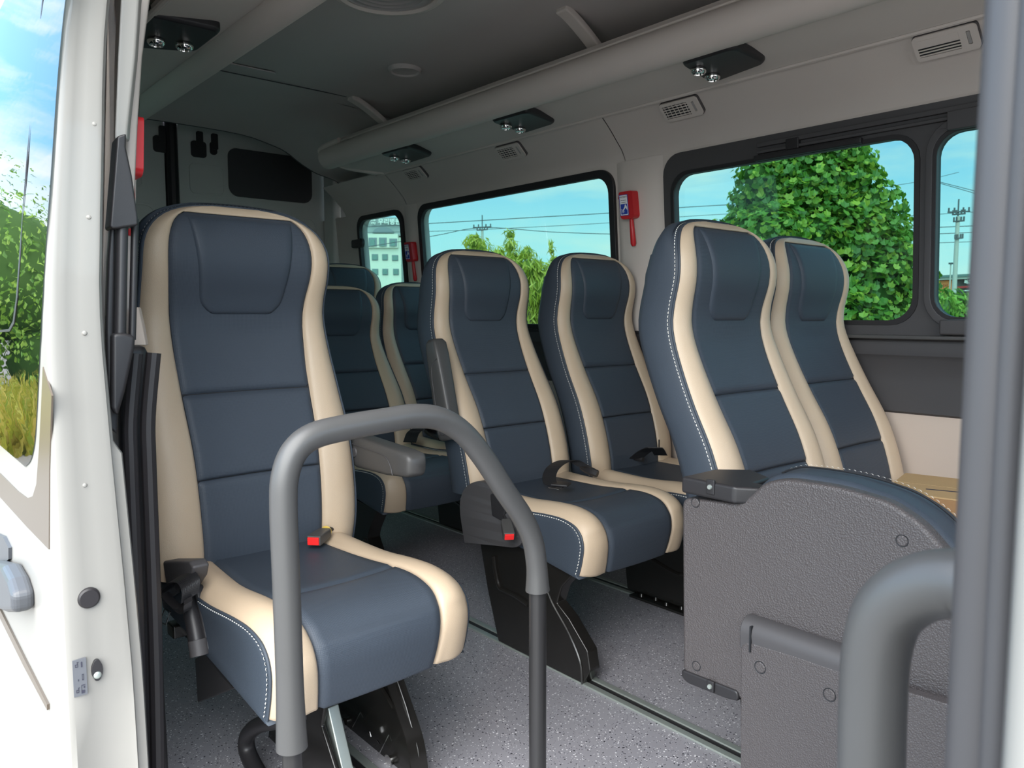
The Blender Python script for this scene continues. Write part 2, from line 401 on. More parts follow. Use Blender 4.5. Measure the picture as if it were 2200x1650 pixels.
# ---- windows: rubber frame, glass
def window(n, x0, x1, r=0.075, fw=0.03):
    fr = plate('window_%d' % n, [rrect(x0 - 0.012, x1 + 0.012, 0.940, 1.588, r), rrect(x0 + fw, x1 - fw, 0.952 + fw * 0.55, 1.575 - fw, r * 0.9)], 0.022, RUBBER, lambda a, b, c: WL(a, b, 0.004 + c), bevel=0.004)
    tag(fr, kind='structure')
    MB().add([WL(x0 + 0.005, 0.957, -0.008), WL(x1 - 0.005, 0.957, -0.008), WL(x1 - 0.005, 1.57, -0.008), WL(x0 + 0.005, 1.57, -0.008)], [(0, 1, 2, 3)]).build('pane', GLASS, fr)
    return fr
w1 = window(1, -3.49, -2.115, fw=0.018); tag(w1, label='long fixed side window with black rubber frame')
w3 = window(3, -4.14, -3.665, fw=0.014); tag(w3, label='small rear side window with black rubber frame')
# the big window with a sliding part: charcoal frame
X0, X1 = -1.838, -0.25
XM = -0.945                                     # mullion
fr = plate('window_2', [rrect(X0 - 0.012, X1 + 0.012, 0.930, 1.592, 0.075),
                        rrect(X0 + 0.035, XM - 0.006, 0.985, 1.512, 0.07),
                        rrect(XM + 0.052, X1 - 0.03, 0.995, 1.505, 0.06)], 0.03, DARKTRIM, lambda a, b, c: WL(a, b, 0.006 + c), bevel=0.004)
tag(fr, kind='structure', label='wide side window with charcoal frame and sliding pane')
for a, b, d in ((X0 + 0.01, XM + 0.01, -0.008), (XM, X1 - 0.01, 0.006)):
    MB().add([WL(a, 0.96, d), WL(b, 0.96, d), WL(b, 1.55, d), WL(a, 1.55, d)], [(0, 1, 2, 3)]).build('pane', GLASS, fr)
plate('pane_seal', [rrect(X0 + 0.022, XM + 0.008, 0.972, 1.524, 0.078), rrect(X0 + 0.036, XM - 0.007, 0.986, 1.511, 0.07)], 0.012, RUBBER, lambda a, b, c: WL(a, b, 0.020 + c), fr)
plate('sliding_frame', [rrect(XM + 0.026, X1 + 0.0, 0.962, 1.542, 0.09), rrect(XM + 0.044, X1 - 0.02, 0.986, 1.514, 0.068)], 0.014, DARKTRIM, lambda a, b, c: WL(a, b, 0.026 + c), fr, bevel=0.003)
plate('pane_seal', [rrect(XM + 0.044, X1 - 0.02, 0.987, 1.513, 0.067), rrect(XM + 0.053, X1 - 0.031, 0.996, 1.504, 0.06)], 0.012, RUBBER, lambda a, b, c: WL(a, b, 0.024 + c), fr)
# slider rails and stop
for z, h in ((1.563, 0.014), (1.540, 0.010)):
    MB().prism([WL(-1.45, z - h / 2, 0.02), WL(X1, z - h / 2, 0.02), WL(X1, z + h / 2, 0.02), WL(-1.45, z + h / 2, 0.02)], (0, 0, 0), (0, -0.014, 0)).build('slide_rail', DARKTRIM, fr, bevel=0.002)
MB().prism([WL(-1.46, 1.512, 0.02), WL(-1.10, 1.512, 0.02), WL(-1.10, 1.530, 0.02), WL(-1.46, 1.530, 0.02)], (0, 0, 0), (0, -0.020, 0)).build('slide_channel', RUBBER, fr, bevel=0.003)
MB().prism([WL(-1.345, 1.53, 0.02), WL(-1.30, 1.53, 0.02), WL(-1.30, 1.565, 0.02), WL(-1.345, 1.565, 0.02)], (0, 0, 0), (0, -0.018, 0)).build('stop_block', RUBBER, fr, bevel=0.003)
for z, h in ((1.505, 0.05),):
    MB().prism([WL(-0.86, z, 0.03), WL(-0.72, z, 0.03), WL(-0.72, z + h, 0.03), WL(-0.86, z + h, 0.03)], (0, 0, 0), (0, -0.018, 0)).build('latch', DARKTRIM, fr, bevel=0.003)
MB().prism([WL(-0.868, 0.945, 0.03), WL(-0.70, 0.945, 0.03), WL(-0.70, 0.992, 0.03), WL(-0.868, 0.988, 0.03)], (0, 0, 0), (0, -0.026, 0)).build('latch', DARKTRIM, fr, bevel=0.006)
MB().box((-0.9, YL - 0.035, 0.936), (1.6, 0.03, 0.012)).build('sill_lip', PLASTICL, fr, bevel=0.003)
# ---- ceiling and headliner
c = MB(); cp = [(0.44, 1.76), (0.52, 1.90), (0.62, 1.965), (0.80, 1.995), (1.41, ZC + 0.01), (2.02, 1.995), (2.20, 1.965), (2.30, 1.90), (2.36, 1.60)]
c.loft([[Vector((x, y, z)) for y, z in bez([(0, a, b) for a, b in cp], 4) and [(p.y, p.z) for p in bez([(0, a, b) for a, b in cp], 4)]] for x in (-3.66, XF)], closed=False)
ceil = c.build('ceiling', LINER, smooth=True, angle=60); tag(ceil, kind='structure', label='grey fabric headliner')
# rear headliner that turns down at the corners
FH = [(0, 2.01), (0.3, 2.006), (0.52, 1.994), (0.6, 1.985), (0.68, 1.978), (0.75, 1.972), (0.8, 1.965), (0.84, 1.945), (0.87, 1.90), (0.9, 1.85), (0.93, 1.70)]
def rear_sec(t):
    """t 0 = behind the duct, 1 = rear edge"""
    pts = []
    k = t
    half = [(0.0, ZC + 0.01), (0.30, ZC + 0.004), (0.46 + 0.06 * (1 - k), 1.985 - 0.01 * k), (0.56 + 0.03 * (1 - k), 1.945 + 0.02 * (1 - k)), (0.66, 1.885 + 0.03 * (1 - k)), (0.75, 1.845), (0.85, 1.822), (0.90, 1.80), (0.925, 1.74), (0.945, 1.66), (0.955, 1.60)]
    return [Vector((0, 1.41 - a, b)) for a, b in half[::-1]] + [Vector((0, 1.41 + a, b)) for a, b in half[1:]]
rg = [[Vector((-3.38, p.y, p.z)) for p in bez([Vector((0, 1.41 + s * a, b)) for s, a, b in [(-1, a, b) for a, b in FH[::-1]] + [(1, a, b) for a, b in FH[1:]]], 3)]]
for t in (0, 0.33, 0.66, 1.0):
    x = -3.66 - t * 0.64
    rg.append([Vector((x, p.y, p.z)) for p in bez(rear_sec(t), 3)])
hl = MB().loft(rg, closed=False)
rh = hl.build('rear_headliner', LINER, ceil, smooth='full')
MB().tube([Vector((p.x - 0.004, p.y, p.z + 0.004)) for p in rg[-1]], 0.007, 6).build('headliner_edge', DARKTRIM, ceil, smooth=True)
# cross seam, grip recess
sx = atZ(600, 180, ZC).x
MB().box((sx, 1.42, ZC + 0.0045), (0.0025, 0.75, 0.004)).build('seam', DARKTRIM, ceil)
p = atZ(530, 146, ZC + 0.005)
plate('grip', [rrect(-0.20, 0.20, -0.022, 0.022, 0.02)], 0.005, LINER, lambda a, b, c: Vector((p.x + b, p.y - 0.08 + a, ZC + 0.003 - c)), ceil, bevel=0.002)
# roof bows peeping out above the duct
for px, py in ((1205, 22), (752, 212)):
    q = atZ(px, py, ZC - 0.005)
    path = [(q.x - 0.0, q.y, ZC + 0.002), (q.x - 0.005, q.y + 0.05, ZC - 0.012), (q.x - 0.015, q.y + 0.13, ZC - 0.045), (q.x - 0.02, q.y + 0.22, ZC - 0.10), (q.x - 0.02, q.y + 0.30, ZC - 0.17)]
    MB().ribbon(bez(path, 5), (0.026, 0, 0), 0.012).build('roof_bow', PANELG, ceil, bevel=0.006)
# ---- overhead air ducts along both sides
def duct(name, sgn, y0, x0, x1, label):
    """sgn=1 window side (profile runs towards the aisle), -1 door side"""
    arc = [(1.925 + 0.055 * math.cos(math.radians(t)), 1.810 + 0.055 * math.sin(math.radians(t))) for t in range(-28, -251, -18)]
    prof = [(2.202, 1.775), (2.200, 1.760), (2.192, 1.752), (2.184, 1.756), (1.998, 1.779), (1.985, 1.786), (1.978, 1.793)] + arc + [(1.93, 1.872), (1.945, 1.90), (2.05, 1.92), (2.2, 1.90)]
    P = [((y if sgn > 0 else 2 * 1.41 - y) , z) for y, z in prof]
    mb = MB().loft([[Vector((x, y, z)) for y, z in P] for x in (x0, x0 + 0.02, x1)], closed=False)
    o = mb.build(name, PANELG, smooth=True, angle=50); tag(o, kind='structure', label=label)
    # lip seam, lower seam
    for yy, zz, r in ((1.905, 1.8665, 0.0045), (2.203, 1.752, 0.008)):
        y = yy if sgn > 0 else 2 * 1.41 - yy
        MB().tube([(x0 + 0.02, y, zz), (x1, y, zz)], r, 8).build('edge_bead', PANELG, o, smooth=True)
    return o, P
d1, DP = duct('trim_4', 1, 0, -3.70, XF, 'overhead air duct above the side windows')
d2, DP2 = duct('trim_5', -1, 0, -3.70, XF, 'overhead air duct above the sliding door')
# rim round the rear end of each duct, swept from the aisle lip back to the wall
for o, s in ((d1, 1), (d2, -1)):
    pts = [(-3.52, 1.895, 1.868), (-3.70, 1.888, 1.855), (-3.735, 1.92, 1.825), (-3.72, 2.02, 1.785), (-3.66, 2.12, 1.765), (-3.60, 2.20, 1.757)]
    pts = [(x, y if s > 0 else 2 * 1.41 - y, z) for x, y, z in pts]
    MB().tube(bez(pts, 6), 0.013, 10).build('end_rim', PANELG, o, smooth=True)
    ends = [Vector((-3.70, y, z)) for y, z in (DP if s > 0 else DP2)]
    MB().add(ends, [tuple(range(len(ends)))]).build('end_cap', PANELG, o)
# ---- rear doors
def RD(y, z, d=0.0): return Vector((XR + d, y, z))
rw = MB().box((XR - 0.06, 1.41, 1.0), (0.02, 2.1, 2.3)).build('wall_rear', RUBBER); tag(rw, kind='structure', label='dark rear door aperture')
for n, y0, y1, s in (('door_2', 1.462, 2.36, 1), ('door_3', 0.46, 1.388, -1)):
    ctr = (y0 + y1) / 2
    o = plate(n, [rrect(y0, y1, 0.02, 2.12, 0.06)], 0.05, REARPAINT, lambda a, b, c: RD(a, b, -0.02 + c), bevel=0.012)
    tag(o, kind='structure', label='rear door skin in pale grey paint' + (' with dark covered window' if s > 0 else ' behind the single seat'))
    if s > 0: a0, a1 = 1.742, 2.27
    else: a0, a1 = 0.55, 1.09
    plate('window_cover', [rrect(a0, a1, 1.705, 1.985, [0.06, 0.05, 0.06, 0.06])], 0.012, DARKTRIM, lambda a, b, c: RD(a, b, 0.012 + c), o, bevel=0.004)
    b0, b1 = (1.52, 2.30) if s > 0 else (0.52, 1.33)
    plate('pressing', [rrect(b0, b1, 1.20, 1.62, 0.05), rrect(b0 + 0.012, b1 - 0.012, 1.212, 1.608, 0.045)], 0.01, REARPAINT, lambda a, b, c: RD(a, b, 0.006 + c), o, bevel=0.003)
    plate('pressing', [rrect(b0, b0 + (0.2 if s > 0 else 0.75), 1.70, 1.87, 0.03), rrect(b0 + 0.008, b0 + (0.192 if s > 0 else 0.742), 1.708, 1.862, 0.025)], 0.008, REARPAINT, lambda a, b, c: RD(a, b, 0.006 + c), o, bevel=0.003)
    for k, (yy, wd) in enumerate(((0.108, 0.085), (0.215, 0.04)) if s > 0 else ((-0.075, 0.085),)):
        base = 1.425 + yy
        lo = rrect(base, base + wd, 1.905 + 0.025 * k, 1.995 + 0.01 * k, 0.018) if s > 0 else rrect(base - 0.02, base + wd - 0.02, 1.905, 1.995, 0.018)
        plate('hinge_socket', [lo], 0.016, RUBBER, lambda a, b, c: RD(a, b, 0.008 + c), o, bevel=0.003)
        mid = (lo[0][0] + lo[8][0]) / 2
        plate('hinge_neck', [rrect(mid - 0.018, mid + 0.018, 1.96, 2.05, 0.008)], 0.02, RUBBER, lambda a, b, c: RD(a, b, 0.01 + c), o, bevel=0.003)
MB().tube([(XR + 0.012, 1.425, 0.0), (XR + 0.012, 1.425, 2.1)], [0.032, 0.032], 10).build('trim_6', RUBBER, smooth=True)['kind'] = 'structure'
MB().box((XR + 0.10, 2.365, 1.0), (0.14, 0.06, 2.0)).build('trim_7', REARPAINT, bevel=0.02)['kind'] = 'structure'
# ---- door side wall with its windows (mostly hidden by the single seat)
def WR(x, z, d=0.0): return Vector((x, YR + 0.078 * max(0.0, z - 0.94) + d, z))
XP = -1.46
wr = MB().box(((XR + XP) / 2, YR - 0.02, 0.355), (XP - XR, 0.04, 0.71)).build('wall_right', BEIGEPL); tag(wr, kind='structure', label='beige side wall beside the single seat')
plate('window_belt', [[(XR, 0.70), (XP, 0.70), (XP, 1.80), (XR, 1.80)], rrect(-3.49, -2.2, 0.952, 1.575, 0.075), rrect(-2.08, -1.50, 0.952, 1.575, 0.075)], 0.05, PANELG, lambda a, b, c: WR(a, b, -0.025 + c), wr)
for n, a, b in ((4, -3.49, -2.2), (5, -2.08, -1.5)):
    fr = plate('window_%d' % n, [rrect(a - 0.012, b + 0.012, 0.940, 1.588, 0.075), rrect(a + 0.03, b - 0.03, 0.97, 1.545, 0.065)], 0.022, RUBBER, lambda x, z, c: WR(x, z, 0.006 + c)); tag(fr, kind='structure')
    MB().add([WR(a, 0.957, -0.008), WR(b, 0.957, -0.008), WR(b, 1.57, -0.008), WR(a, 1.57, -0.008)], [(0, 1, 2, 3)]).build('pane', GLASS, fr)
MB().box(((XP + XF) / 2, 0.40, 1.93), (XF - XP, 0.10, 0.18)).build('trim_8', WHITEIN, bevel=0.02)['kind'] = 'structure'      # roof rail over the door
wf = plate('wall_front', [[(-0.06, -0.6), (XF, -0.6), (XF, 1.95), (-0.06, 1.95)], rrect(0.30, 0.90, 1.0, 1.55, 0.08)], 0.05, WHITE, lambda a, b, c: Vector((a, 0.375 + c, b))); tag(wf, kind='structure', label='white front door beside the pillar')
MB().box((-1.8, 0.34, -0.10), (5.5, 0.10, 0.12)).build('trim_9', WHITEIN, bevel=0.01)['kind'] = 'structure'                   # sill
MB().box((-1.8, 0.335, -0.25), (5.5, 0.05, 0.24)).build('wall_skirt', WHITE, bevel=0.01)['kind'] = 'structure'
MB().box((-1.8, 1.42, 2.10), (5.6, 2.1, 0.03)).build('roof', WHITE)['kind'] = 'structure'
MB().box((-1.8, 2.48, 0.1), (5.6, 0.03, 1.6)).box((-1.8, 2.47, 1.85), (5.6, 0.03, 0.52)).box((-2.98, 0.30, 1.85), (3.24, 0.03, 0.52)).build('wall_outer', WHITE)['kind'] = 'structure'
cb = plate('wall_light_stop', [[(0.36, 0.0), (2.45, 0.0), (2.45, 2.05), (0.36, 2.05)], rrect(0.55, 2.25, 1.15, 1.75, 0.1)], 0.04, DARKTRIM, lambda a, b, c: Vector((XF + c, a, b))); tag(cb, kind='structure', label='dark partition added out of view to keep front light out')  # unseen partition, added to cut the light reaching the front seats
# rear pillar of the door opening: grey trim above, black trim and rubber seals below
def colpx(rows, X, th, name, material, parent=None, bevel=0.004):
    """vertical member given as rows (y, left x, right x) in the photograph at depth X, thickness th to the rear"""
    rings = []
    for y, xa, xb in rows:
        a = atX(xa, y, X); b = atX(xb, y, X)
        rings.append([a, b, b + Vector((-th, 0.01, 0)), a + Vector((-th, 0.01, 0))])
    return MB().loft(rings, True, True).build(name, material, parent, bevel=bevel)
pil = colpx([(-60, 262, 336), (0, 268, 324), (120, 264, 308), (270, 262, 298), (400, 258, 292), (480, 256, 290)], -1.36, 0.10, 'trim_10', PANELG, bevel=0.012); tag(pil, kind='structure', label='grey pillar trim behind the door opening')
colpx([(-60, 262, 306), (0, 258, 298), (120, 252, 290), (270, 246, 274), (300, 245, 272)], -1.31, 0.02, 'pillar_flange', WHITEIN, pil, 0.004)
colpx([(660, 286, 297), (700, 284, 306), (742, 280, 314)], -1.44, 0.02, 'beige_cover', BEIGEPL, pil, 0.002)
blk = colpx([(742, 262, 316), (800, 258, 322), (900, 256, 328), (1000, 258, 332), (1200, 268, 340), (1450, 276, 352), (1750, 282, 368)], -1.42, 0.05, 'trim_11', DARKPL, bevel=0.012); tag(blk, kind='structure', label='black pillar trim and door seals')
for off, r, X in ((0.022, 0.011, -1.36), (0.050, 0.012, -1.38)):
    pts = []
    for y, xa in ((760, 272), (900, 260), (1000, 262), (1200, 270), (1450, 279), (1750, 285)):
        p = atX(xa, y, X); pts.append(p + Vector((0, off - 0.008, 0)))
    MB().tube(bez(pts, 4), r, 10).build('seal', RUBBER, blk, smooth=True)
# ---- front pillar edge with its grey seal right beside the camera
def rowtube(rows, Y, r, name, material, parent=None):
    pts = [atY(x, y, Y) for x, y in rows]
    return MB().tube(bez(pts, 4), r, 16).build(name, material, parent, smooth=True)
fp = MB().loft([[Vector((-0.086, 0.30, z)), Vector((0.0, 0.30, z)), Vector((0.0, 0.42, z)), Vector((-0.092, 0.42, z))] for z in (-0.3, 2.0)], True, True).build('trim_12', WHITE, bevel=0.012); tag(fp, kind='structure', label='white front pillar of the door opening')
ps = rowtube([(2196, -200), (2186, 0), (2160, 400), (2137, 800), (2113, 1250), (2094, 1650), (2086, 1850)], 0.36, 0.0112, 'seal', SEALGREY, fp)
rowtube([(2236, -200), (2226, 0), (2200, 400), (2176, 800), (2154, 1250), (2136, 1650), (2128, 1850)], 0.352, 0.0055, 'seal_lip', DARKTRIM, fp)
# ================================================================== the open sliding door (stands outside, slid to the rear)
DX = -1.25
YO = [(-0.5, 0.0), (0.8, 0.0), (1.0, 0.001), (1.1, 0.008), (1.2, 0.017), (1.45, 0.044), (1.7, 0.085), (1.95, 0.15)]
YO = smooth_table(YO)
def DO(x, z, d=0.0):
    """point on the door's outer skin, d = distance inwards"""
    return Vector((x, 0.210 + lerp_table(YO, z) + d, z))
zs = [-0.35, -0.1, 0.1, 0.25, 0.33, 0.4, 0.46, 0.6, 0.79, 0.81, 0.95, 1.0, 1.05, 1.1, 1.15, 1.2, 1.25, 1.32, 1.4, 1.55, 1.7, 1.85, 1.95]
DE = smooth_table([(-0.4, 0.105), (0.35, 0.098), (0.6, 0.090), (0.8, 0.080), (0.95, 0.074), (1.2, 0.066), (1.45, 0.056), (1.95, 0.05)])
def dsec(z):
    j = 0.006 if z < 0.42 else 0.0          # the pressed step low down on the edge
    e_ = lerp_table(DE, z); k = 0.013 if z < 0.80 else 0.002
    return [(-2.6, 0.0), (DX - 0.012, 0.0), (DX - 0.003, 0.003), (DX, 0.010), (DX - 0.004 - j, e_ * 0.35), (DX - 0.006 - j, e_ * 0.6), (DX - 0.004 - j, e_ * 0.86), (DX - 0.006, e_ * 0.95), (DX - 0.016, e_ * 0.975), (DX - 0.020, e_), (DX - 0.021, e_ + k), (DX - 0.026, e_ + k + 0.003), (-2.6, e_ + k + 0.003)]
door = MB().loft([[DO(x, z, d) for x, d in dsec(z)] for z in zs], True, True).build('door_1', WHITE, smooth=True, angle=45)
tag(door, kind='structure', label='white sliding door slid open beside the seats')
def ppoly(name, pts, material, th=0.0016, parent=door):
    """flat thing on the door's outer skin, outline from the photograph"""
    P = []
    for x, y in pts:
        Y = 0.21
        for _ in range(6):
            p = atY(x, y, Y); Y = 0.210 + lerp_table(YO, p.z)
        P.append(DO(p.x, p.z))
    n = len(P)
    return MB().loft([[p + Vector((0, 0.001, 0)) for p in P], [p - Vector((0, th, 0)) for p in P]], True, True).build(name, material, parent)
gb = smooth_table([(-60, 152), (0, 140), (160, 124), (360, 110), (560, 96), (700, 88), (820, 82), (930, 76), (970, 71), (992, 64), (1003, 54)])
def gedge(x, y):
    Y = 0.21
    for _ in range(6):
        p_ = atY(x, y, Y - 0.0016); Y = 0.210 + lerp_table(YO, p_.z)
    return p_
ge = [gedge(x, y) for y, x in gb]; ge = sorted([(q.z, q.x) for q in ge])
zlo, zhi = ge[0][0], 1.74
def gpt(u, v):
    z = zlo + (zhi - zlo) * (v ** 1.5); xr = lerp_table(ge, z)
    if z > zhi - 0.06: xr -= 0.06 - math.sqrt(max(0, 0.06 ** 2 - (z - zhi + 0.06) ** 2))
    return DO(-2.45 + (xr + 2.45) * u, z, -0.0016)
MB().grid(gpt, 12, 60).build('window_glass', DOORGLASS, door, smooth='full')
ppoly('quarter_seam', [(-60, 712), (0, 709), (22, 707), (31, 690), (38, 640), (60, 350), (96, -20), (98, -20), (63, 350), (41, 640), (34, 694), (24, 712), (0, 714), (-60, 717)], RUBBER, 0.0026)
ppoly('decal_reflection', [(94, 788), (113, 850), (108, 1010), (107, 1180), (60, 1132), (0, 1066), (-60, 1010), (-60, 970), (0, 1015), (40, 1055), (60, 1070), (72, 1066), (80, 1040), (86, 960), (90, 880)], TAUPE, 0.0014)  # brown of the mirrored ground painted into a flat decal shape
ppoly('moulding', [(-40, 1225), (0, 1300), (60, 1420), (107, 1512), (107, 1524), (56, 1430), (-4, 1310), (-44, 1235)], TAUPE, 0.004)
# door handle
hd = ppoly('handle', [(-60, 1215), (-20, 1205), (20, 1202), (48, 1208), (64, 1235), (75, 1268), (76, 1308), (56, 1308), (20, 1296), (-20, 1272), (-60, 1245)], HANDLEG, 0.034)
bv_ = hd.modifiers.new('b', 'BEVEL'); bv_.width = 0.012; bv_.segments = 4
ppoly('handle_cup', [(-60, 1140), (-10, 1142), (14, 1152), (26, 1176), (26, 1200), (14, 1212), (-10, 1205), (-60, 1190)], HANDLEG, 0.006)
# fittings on the door's edge: plug, lock plate, sticker, dimples
def edge_pt(px, py): return atX(px, py, DX + 0.0005)
q = edge_pt(192, 1286)
plug = MB().lathe([(0.0, 0.006), (0.0125, 0.006), (0.0150, 0.004), (0.0158, 0.0), (0.0158, -0.012)], 28, frame(q + Vector((-0.005, 0, 0)), (0, 1, 0), (0, 0, 1))).build('rubber_plug', RUBBER, door, smooth=True)
a = edge_pt(209, 1440)
plate('child_lock', [[(0.0085 * math.cos(t) * (0.82 + 0.18 * math.cos(2 * t) ** 2) * (1 if abs(math.sin(t)) > .3 else .92), 0.0165 * math.sin(t)) for t in [k * math.pi / 16 for k in range(32)]]], 0.006, DARKPL, lambda u, v, c: Vector((a.x - 0.002 + c, a.y + u, a.z + v)), door, bevel=0.0015)
MB().lathe([(0.0, 0.002), (0.0032, 0.002), (0.0048, 0.001), (0.0055, 0.0)], 20, frame(a + Vector((0.001, 0, -0.0075)), (0, 1, 0), (0, 0, 1))).build('lock_key', STEEL, door, smooth=True)
ca, cb = edge_pt(155, 1420), edge_pt(188, 1490)
cc = (ca + cb) / 2; hw, hh = (cb.y - ca.y) / 2, (ca.z - cb.z) / 2
sk = MB().box((cc.x - 0.0008, cc.y, cc.z), (0.004, hw * 2, hh * 2)).build('sticker', LABELG, door)
pic = MB()
def pb(u, v, a_, b_): pic.box((cc.x + 0.0014, cc.y + u * hw, cc.z + v * hh), (0.001, a_ * hw, b_ * hh))
for u, v in ((-0.45, 0.62), (-0.45, -0.78)):
    pb(u, v, 0.36, 0.03); pb(u, v + 0.13, 0.36, 0.03); pb(u - 0.17, v + 0.065, 0.06, 0.13); pb(u + 0.17, v + 0.065, 0.06, 0.13)
    pb(u + 0.2, v + 0.24, 0.25, 0.03); pb(u + 0.12, v + 0.19, 0.05, 0.1)
pb(-0.28, -0.12, 0.14, 0.09); pb(0.3, 0.70, 0.2, 0.28); pb(0.3, 0.0, 0.04, 0.3); pb(0.5, 0.0, 0.04, 0.3); pb(0.4, 0.15, 0.24, 0.03); pb(0.4, -0.15, 0.24, 0.03)
pb(0.35, -0.80, 0.5, 0.16); pb(0.55, -0.56, 0.2, 0.1); pb(0.14, -0.6, 0.05, 0.3); pb(0.42, -0.44, 0.55, 0.03)
pic.build('pictograms', INK, sk)
for px, py in ((205, 265), (193, 466), (184, 716), (184, 1044)):
    q = edge_pt(px, py)
    MB().lathe([(0.0, 0.0035), (0.0022, 0.003), (0.0036, 0.0012), (0.004, -0.004)], 14, frame(q + Vector((-0.007, 0, 0)), (0, 1, 0), (0, 0, 1))).build('weld_dimple', WHITE, door, smooth=True)
# black grab handle on the pillar
gh = thing('grab_handle', (DX - 0.06, 0.31, 0.85), 'long black vertical grab handle on the pillar beside the open door', 'handle')
def xprism(pts, X, th): return MB().prism([atX(x, y, X) for x, y in pts], (0, 0, 0), (-th, 0.004, 0))
xprism([(252, 292), (272, 286), (271, 316), (284, 376), (297, 468), (297, 484), (246, 492), (236, 488)], -1.285, 0.05).build('upper_mount', DARKPL, gh, bevel=0.006)
xprism([(238, 480), (250, 480), (246, 720), (254, 895), (252, 934), (235, 920), (230, 820), (228, 700), (232, 560)], -1.305, 0.03).build('back_plate', DARKPL, gh, bevel=0.004)
xprism([(241, 716), (268, 715), (292, 722), (290, 748), (270, 840), (254, 895), (240, 880)], -1.285, 0.05).build('lower_mount', DARKPL, gh, bevel=0.006)
g0, g1 = atX(263, 470, -1.30), atX(258, 725, -1.30)
MB().tube([g0, (g0 + g1) / 2, g1], 0.0085, 16).build('grip', DARKPL, gh, smooth=True)
g0, g1 = atX(290, 470, -1.315), atX(284, 730, -1.315)
MB().tube([g0, (g0 + g1) / 2, g1], 0.0055, 12).build('guide_bar', DARKPL, gh, smooth=True)
# ================================================================== passenger seats
# local frame: x forward, y across, z up; x = 0 where backrest meets cushion
XFT = smooth_table([(0.40, 0.005), (0.50, 0.0), (0.60, -0.022), (0.70, -0.058), (0.80, -0.112), (0.90, -0.160), (0.97, -0.182), (1.02, -0.180), (1.08, -0.166), (1.13, -0.166), (1.18, -0.182), (1.215, -0.205), (1.235, -0.225)])
WT = smooth_table([(0.40, 0.220), (0.47, 0.229), (0.55, 0.233), (0.70, 0.232), (0.80, 0.228), (0.90, 0.220), (1.0, 0.213), (1.07, 0.213), (1.11, 0.212)])
CT = smooth_table([(0.40, 0.134), (0.55, 0.139), (0.70, 0.143), (0.80, 0.147), (0.90, 0.151), (1.0, 0.155), (1.08, 0.162), (1.13, 0.163), (1.17, 0.156), (1.20, 0.140), (1.22, 0.110)])
ZT, ZB = 1.232, 0.435
def bw(z):
    if z <= 1.09: return lerp_table(WT, z)
    t = min(1.0, (z - 1.09) / (ZT - 1.09)); return 0.2125 * (1 - t ** 2.9) ** (1 / 2.9) if t < 1 else 0.0
def bw2(z): return max(bw(z), 0.06)
def bcx(z): return min(lerp_table(CT, z), bw2(z) - 0.018)
def bx(y, z):
    """front surface of the backrest"""
    x = lerp_table(XFT, z); wv, cv = bw2(z), bcx(z); a = abs(y)
    if a <= cv: return x - 0.006 * (1 - (a / cv) ** 2) * (1.0 if z < 0.95 else 0.0)
    q = min(1.0, (a - cv) / (wv - cv))
    lo = 1.0 if z < 0.9 else max(0.25, 1 - (z - 0.9) / 0.2)
    return x + 0.015 * lo * math.sin(math.pi * min(1, q * 0.9)) - 0.017 * q ** 3
ZROWS = [ZB + (1.10 - ZB) * k / 30 for k in range(31)] + [1.115, 1.13, 1.145, 1.16, 1.173, 1.185, 1.196, 1.206, 1.214, 1.221, 1.227]
def pillow(name, ylo, yhi, z0, z1, material, parent, nu=12, nv=16, puff=0.006, edge=0.012, sink=0.004, fn=bx):
    """padded patch: ylo/yhi functions of z"""
    def P(u, v):
        z = z0 + (z1 - z0) * v; a, b = ylo(z), yhi(z); y = a + (b - a) * u
        d = min(u * (b - a), (1 - u) * (b - a), v * (z1 - z0), (1 - v) * (z1 - z0))
        t = min(1, d / edge); off = -sink + (puff + sink) * math.sqrt(max(0, 1 - (1 - t) ** 2))
        return Vector((fn(y, z) + off, y, z))
    us = [0, 0.02, 0.05, 0.1] + [0.1 + 0.8 * k / (nu - 1) for k in range(1, nu - 1)] + [0.9, 0.95, 0.98, 1.0]
    vs = [0, 0.02, 0.05, 0.1] + [0.1 + 0.8 * k / (nv - 1) for k in range(1, nv - 1)] + [0.9, 0.95, 0.98, 1.0]
    mb = MB(); n = len(us)
    mb.add([P(u, v) for v in vs for u in us], [(j * n + i, j * n + i + 1, (j + 1) * n + i + 1, (j + 1) * n + i) for j in range(len(vs) - 1) for i in range(n - 1)])
    return mb.build(name, material, parent, smooth='full')
def dashes(path, nrm, L=0.0058, gap=0.0034, r=0.0009):
    """row of thread stitches along a path; nrm(i) gives outward direction"""
    mb = MB(); pts = [Vector(p) for p in path]; acc = 0; on = True; cur = pts[0]; i = 0
    seglen = [(pts[k + 1] - pts[k]).length for k in range(len(pts) - 1)]; tot = sum(seglen)
    def at(s):
        k = 0
        while k < len(seglen) - 1 and s > seglen[k]: s -= seglen[k]; k += 1
        t = s / seglen[k] if seglen[k] else 0
        return pts[k].lerp(pts[k + 1], min(1, t)), k
    s = 0.0
    while s + L < tot:
        a, k = at(s); b, k2 = at(s + L); o = nrm(k) * r * 0.8
        t = (b - a).normalized(); u = nrm(k); sd = t.cross(u).normalized() * r
        mid = (a + b) / 2 + u * r * 1.6
        A = a + o * 0.2; B = b + o * 0.2
        mb.add([A - sd, A + sd, mid + sd, mid - sd, B - sd, B + sd], [(0, 1, 2, 3), (3, 2, 5, 4)])
        s += L + gap
    return mb
